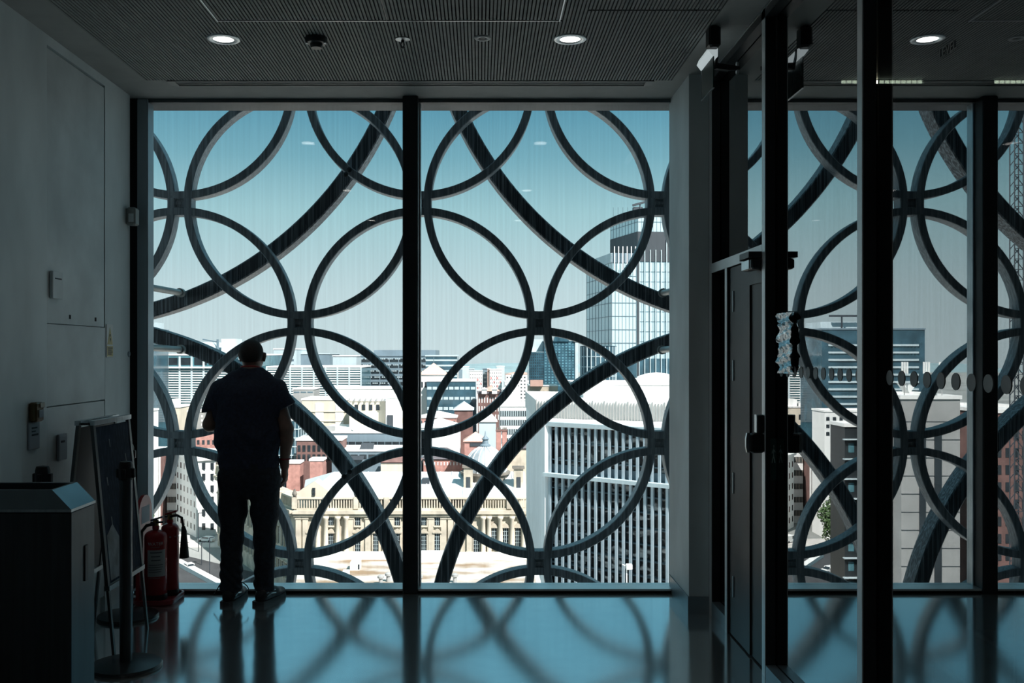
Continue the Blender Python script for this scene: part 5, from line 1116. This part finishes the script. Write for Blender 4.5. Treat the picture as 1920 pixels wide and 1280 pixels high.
for k in range(6):
    z = gz(856 + 25 * k, 292); MB().box(X0, X1, 291.8, 292.02, z - 1.7, z).build('window_band', G_dark, r); grid(MB(), (X0, 291.8), (X1, 291.8), z - 1.7, z, 9, 1, 0.2, 1.0, 0.08).build('window_piers', W_tan, r, kind='stuff')
r, X0, X1, z1 = bld('ribbed_brick_block', 'brown brick block with white vertical ribs at the left window edge', 236, 302, 846, 288, 10, W_darkbrick, R_white)
for k in range(16): x = X0 + (X1 - X0) * (k + 0.5) / 16; MB().box(x - 0.18, x + 0.18, 287.4, 288.02, GZ, z1).build('rib', W_white, r)
r, X0, X1, z1 = bld('beige_block', 'beige building with paired dark windows at the left window edge', 205, 336, 764, 326, 12, W_cream, R_white, (10, 4, 772, 850, 0.4, 0.5, G_dark))
for a, b_, yy_ in ((283, 300, 752), (310, 318, 756), (322, 330, 748)): MB().box(gx(a, 332), gx(b_, 332), 332, 337, z1, gz(yy_, 332)).build('roof_hut', W_white, r)
bld('mid_block', 'grey block with pale shaft behind the bent arm of the man', 352, 384, 772, 316, 8, W_grey, R_white, (3, 3, 776, 800, 0.3, 0.5, W_white))
bld('mid_block', 'low brick building with tan roof left of the man', 338, 415, 812, 303, 11, W_brick, mat('tan_roof', (0.5, 0.42, 0.25), 0.85), (8, 1, 822, 836, 0.5, 0.6, G_dark))
wl_ = MB().extrude([(-75.0, 235, GZ), (-57, 210, GZ), (-55.5, 211, GZ), (-73.5, 236, GZ)], (0, 0, 1.1)).build('parapet_wall', W_white); tag(wl_, 'low white parapet wall beside the street near the sill', 'wall')
wl_ = MB().extrude([(-84, 243, GZ), (-74, 228, GZ), (-72.8, 229, GZ), (-82.8, 244, GZ)], (0, 0, 1.0)).build('parapet_wall', W_white); tag(wl_, 'shorter white parapet wall further along the street', 'wall')
def car(name, label, x, y, ang, L, W, H, body, van=False, mirror=False):
    r = thing(name, (x, y, GZ + 0.06), label, 'van' if van else 'car'); g0 = 0.06
    def part(nm, mb, m): o = bpy.data.objects.new(nm, mb.mesh(nm, m)); COL.objects.link(o); o.parent = r; return o
    q = MB()
    pf = [(-L / 2, 0.3), (L / 2, 0.3), (L / 2, 0.85), (L / 2 - (0.5 if van else 1.0), 1.0 if van else 0.9), (L / 2 - (1.2 if van else 1.7), H), (-L / 2 + (0.1 if van else 0.7), H), (-L / 2, 0.95)]
    q.extrude([(a, -W / 2, c) for a, c in pf], (0, W, 0)); part('car_body', q, body)
    q = MB(); q.extrude([(L / 2 - (0.55 if van else 1.05), -W / 2 - 0.02, 1.05), (L / 2 - (1.15 if van else 1.65), -W / 2 - 0.02, H - 0.12), (L / 2 - (2.2 if van else 3.2), -W / 2 - 0.02, H - 0.12), (L / 2 - (2.2 if van else 3.4), -W / 2 - 0.02, 1.05)], (0, W + 0.04, 0)); part('side_windows', q, G_dark)
    a, b_ = (L / 2 - (0.5 if van else 1.0) + 0.02, 1.0 if van else 0.92), (L / 2 - (1.2 if van else 1.7) + 0.02, H - 0.05); q = MB(); q.extrude([(a[0], -W / 2 + 0.12, a[1]), (a[0], W / 2 - 0.12, a[1]), (b_[0], W / 2 - 0.2, b_[1]), (b_[0], -W / 2 + 0.2, b_[1])], (0.04, 0, 0.03)); part('windscreen', q, G_dark)
    wm_ = MB(); n_ = 14; wm_.extrude([(0.33 * math.cos(2 * math.pi * k / n_), -0.1, 0.33 * math.sin(2 * math.pi * k / n_)) for k in range(n_)], (0, 0.2, 0)); wm_ = wm_.mesh('wheel', M_black)
    for sx in (-1, 1):
        for sy in (-1, 1): o = bpy.data.objects.new('wheel', wm_); COL.objects.link(o); o.parent = r; o.location = (sx * L * 0.31, sy * (W / 2 - 0.05), 0.33)
    r.rotation_euler = (0, 0, ang); return r
car('parked_van', 'small white van parked across the street left of the man', gx(341, 262), 262.0, 2.5, 4.6, 1.9, 2.0, W_white, True)
car('white_car', 'white car driving down the street near the sill', gx(356, 229), 229.0, -0.95, 4.4, 1.8, 1.45, W_white)
car('parked_car', 'white car half hidden beside the left leg of the man', gx(385, 262), 263.0, 2.9, 4.4, 1.8, 1.45, W_white)
car('white_car', 'white car mirrored in the partition glass beside the tree', mx(1556, 226), 226.0, -0.5, 4.8, 1.9, 1.5, W_white)
def lamp_post(x, y, h, label):
    r = thing('street_lamp', (x, y, GZ), label, 'street lamp', 'street lamps'); MB().tube([(x, y, GZ), (x, y, GZ + h)], 0.11, 6).build('post', M_louv, r); MB().bar((x, y, GZ + h), (x + 0.9, y, GZ + h + 0.1), 0.35, 0.16).build('lantern', M_louv, r)
lamp_post(gx(372, 250), 250.0, 10, 'dark street lamp beside the parked white van')
lamp_post(gx(393, 222), 222.0, 9, 'dark street lamp nearer the sill, left of the leg of the man')
lamp_post(gx(378, 234), 234.0, 5.5, 'short dark street lamp next to the driving white car')

# --- buildings off to the left, seen mirrored in the partition glass
r, X0, X1, z1 = bld('banded_tower', 'dark glass tower with pale blue floor bands, mirrored in the partition', 1541, 1734, 618, 300, 20, G_blue, W_bluegrey, mirror=True)
for k in range(11):
    z = z1 - 4.5 - k * 2.3; MB().box(X0 + 2, X1 - 2, 299.6, 300.1, z - 0.6, z).build('floor_band', W_paleblue, r)
grid(MB(), (X0 + 2, 300), (X1 - 2, 300), z1 - 31, z1 - 4, 26, 12, 0.5, 0.5, 0.05, lambda c, w: (c * 3 + w * 5) % 3 == 0).build('panes', G_teal, r, kind='stuff')
MB().box(X1 - 14, X1 - 1, 304, 318, z1, z1 + 2.6).build('plant_room', W_paleblue, r); q = MB(); q.bar((X1 - 12, 302, z1 + 4.4), (X1 - 3, 302, z1 + 4.4), 0.6, 0.6); q.tube([(X1 - 7, 302, z1), (X1 - 7, 302, z1 + 4.4)], 0.3, 5); q.build('roof_cradle', M_louv, r)
bld('white_roof_block', 'low white roofed block with roof huts, mirrored in the partition', 1546, 1695, 772, 268, 10, W_white, R_white, (12, 3, 778, 820, 0.5, 0.5, G_dark), mirror=True)
r, X0, X1, z1 = bld('terraced_block', 'dark glass block with teal lit terraces, mirrored in the partition', 1584, 1702, 800, 146, 6, mat('black_cladding', (0.02, 0.025, 0.028), 0.4), W_white, mirror=True)
for k in range(10):
    z = z1 - 1.8 - k * 3.0; MB().box(X0, X1 + 0.3, 145.3, 146.1, z - 0.16, z).build('terrace_edge', W_paleblue, r)
    grid(MB(), (X0, 146), (X1, 146), z - 2.4, z - 0.4, 5, 1, 0.45, 0.7, 0.05).build('panes', G_teal, r, kind='stuff')
r, X0, X1, z1 = bld('stone_tower', 'tall grey stone slab tower, mirrored in the partition', 1690, 1800, 748, 130, 14, W_grey, W_white, mirror=True)
MB().box(X0 + 2.6, X0 + 3.5, 129.8, 130.05, GZ, gz(798, 130)).build('window_strip', G_dark, r); MB().box(X1 - 3.2, X1 - 2.4, 129.8, 130.05, GZ, gz(798, 130)).build('window_strip', G_dark, r)
for k in range(9): z = z1 - 3 - k * 2.45; MB().box(X0 - 0.03, X1 + 0.03, 129.92, 130.02, z - 0.05, z).build('stone_joint', M_louv, r)
for d_ in (1.0, 3.2, 6.2):
    MB().tube([(X0 + d_, 133, z1), (X0 + d_, 133, z1 + 5)], 0.07, 5).build('antenna_pole', W_grey, r)
    for e_ in (-0.35, 0.0, 0.35): MB().box(X0 + d_ + e_ - 0.1, X0 + d_ + e_ + 0.1, 132.8, 133.0, z1 + 3.4, z1 + 5).build('antenna_panel', W_white, r)
q = MB(); q.extrude([(X0 + 4.0, 134, z1 + 2), (X0 + 5.0, 134, z1 + 0.6), (X0 + 6.0, 134, z1 + 2)], (0, 2, 0)); q.build('roof_hopper', W_white, r)
bld('gridded_brick_block', 'dark brick block with rows of windows, mirrored at the right edge', 1850, 1990, 774, 140, 20, W_darkbrick, R_white, (9, 9, 800, 1090, 0.5, 0.55, G_dark), mirror=True)
ms = thing('crane_mast', (mx(1906, 110), 110, GZ), 'thin lattice crane mast, mirrored at the right edge', 'crane'); X = mx(1906, 110); q = MB(); zt = gz(190, 110)
for sx in (-0.5, 0.5):
    for sy in (-0.5, 0.5): q.tube([(X + sx, 110 + sy, GZ), (X + sx, 110 + sy, zt)], 0.08, 4)
z = GZ
while z < zt: q.bar((X - 0.5, 109.5, z), (X + 0.5, 109.5, z + 1.2), 0.08, 0.08); q.bar((X - 0.5, 110.5, z + 1.2), (X + 0.5, 110.5, z), 0.08, 0.08); q.bar((X - 0.5, 109.5, z), (X + 0.5, 109.5, z), 0.08, 0.08); z += 1.2
q.build('lattice', M_louv, ms)
# tree
tx, ty = mx(1562, 252), 252.0; tr = thing('street_tree', (tx, ty, GZ), 'leafy green street tree, mirrored in the partition glass', 'tree'); rg = random.Random(5)
MB().tube([(tx, ty, GZ), (tx + 0.2, ty, GZ + 4), (tx - 0.1, ty, GZ + 8)], [0.35, 0.28, 0.15], 7).build('trunk', mat('bark', (0.07, 0.05, 0.035), 0.9), tr)
q = MB()
for k in range(2600):
    u = Vector((rg.gauss(0, 1), rg.gauss(0, 1), rg.gauss(0, 1))).normalized(); rr = rg.random() ** 0.4; c = Vector((tx, ty, GZ + 8)) + Vector((u.x * 3.6 * rr * (1 + 0.3 * math.sin(5 * u.z)), u.y * 3.6 * rr, u.z * 6.2 * rr))
    a = Vector((rg.gauss(0, 1), rg.gauss(0, 1), rg.gauss(0, 1))).normalized() * 0.34; b_ = a.cross(u).normalized() * 0.26; q.add([c - a, c + b_, c + a, c - b_], [(0, 1, 2, 3)])
q.build('crown', mat('leaves', (0.06, 0.11, 0.035), 0.7, var=0.5, scale=0.8), tr, kind='stuff')
# the spread of the town up to the hills; only what the view reaches is kept
rg = random.Random(11)
wm = [(W_white, 'white'), (W_tan, 'tan'), (W_grey, 'grey'), (W_paleblue, 'pale blue'), (W_brick, 'brick'), (W_bluegrey, 'blue grey')]
rm_ = [(R_white, 'white hipped'), (R_slate, 'slate hipped'), (R_red, 'terracotta hipped'), (R_zinc, 'zinc hipped')]
cand = []
for tries in range(4000):
    if len(cand) >= 150: break
    Yv = 430 + rg.random() ** 1.3 * 1900; px_ = rg.uniform(-120, 1120) if rg.random() < 0.8 else rg.uniform(1100, 1500); yt = rg.uniform(692, 724) if Yv > 900 else rg.uniform(706, 760); z1 = gz(yt, Yv)
    X = gx(px_, Yv); w = rg.uniform(10, 34); d_ = rg.uniform(10, 24); a_, b2, hh_, fl_ = rg.choice(wm), rg.choice(rm_), rg.uniform(2, 4), rg.random() < 0.4
    if z1 < GZ + 5 or z1 > GZ + 36: continue
    if any(X + w / 2 + 1 > a and X - w / 2 - 1 < b_ and Yv + d_ + 1 > c and Yv - 1 < e_ for a, b_, c, e_ in OCC): continue
    OCC.append((X - w / 2, X + w / 2, Yv, Yv + d_)); r = thing('town_building', (X, Yv + d_ / 2, GZ), 'distant building in the far town', 'building', 'far town buildings')
    MB().box(X - w / 2, X + w / 2, Yv, Yv + d_, GZ, z1).build('wall', a_[0], r)
    if fl_: hip(MB(), X - w / 2, X + w / 2, Yv, Yv + d_, z1, hh_).build('roof', b2[0], r)
    else: MB().box(X - w / 2 - 0.2, X + w / 2 + 0.2, Yv - 0.2, Yv + d_, z1, z1 + 0.5).build('roof', R_white, r)
    if Yv < 1100: grid(MB(), (X - w / 2, Yv), (X + w / 2, Yv), GZ + 1, z1 - 1, max(3, int(w / 3.5)), max(2, int((z1 - GZ) / 3.6)), 0.4, 0.4).build('windows', G_dark, r, kind='stuff')
    cand.append((r, X, Yv, w, d_, z1, a_[1], b2[1] if fl_ else 'flat white', 'near' if Yv < 1100 else 'remote'))
bpy.context.view_layer.update(); dg = bpy.context.evaluated_depsgraph_get(); kept = []
for c in cand:
    r, X, Yv, w, d_, z1 = c[:6]; hits = 0
    for ex_ in (0.0, 2 * MIR):
        eye = Vector((ex_, 0, EYE))
        for u in range(9):
            for t_ in (0.15, 0.4, 0.7):
                p = Vector((X + (u - 4) / 8.4 * w, Yv - 0.1, z1 - t_ * 9)); d = (p - eye).normalized()
                if ex_ == 0.0 and not (283 < VX + F * d.x / d.y < 1268): continue
                if ex_ and not (200 < VX + F * d.x / d.y < 340): continue
                ok, loc, nrm, idx, ob, mw = scene.ray_cast(dg, eye + d * (9 / d.y), d)
                if ok and ob.parent == r: hits += 1
    if hits >= 2: kept.append(c + (hits,))
    else:
        for ch in list(r.children): bpy.data.objects.remove(ch)
        bpy.data.objects.remove(r)
byk = {}
for c in kept: byk.setdefault(c[6:9], []).append(c)
ordw = ['leftmost', 'second from left', 'third from left', 'fourth from left', 'fifth from left', 'sixth from left', 'seventh from left', 'eighth from left']
for k_, lst in byk.items():
    lst.sort(key=lambda c: c[1] / c[2]); wn_ = '%s walled %s town building under a %s roof' % (k_[0], 'mid distance' if k_[2] == 'near' else 'far off', k_[1])
    for n_, c in enumerate(lst): c[0]['label'] = wn_ + ('' if len(lst) == 1 else ', ' + (ordw[n_] if n_ < 8 and n_ < len(lst) - 1 else 'rightmost') + ' of its kind')
print('TOWN', len(kept))
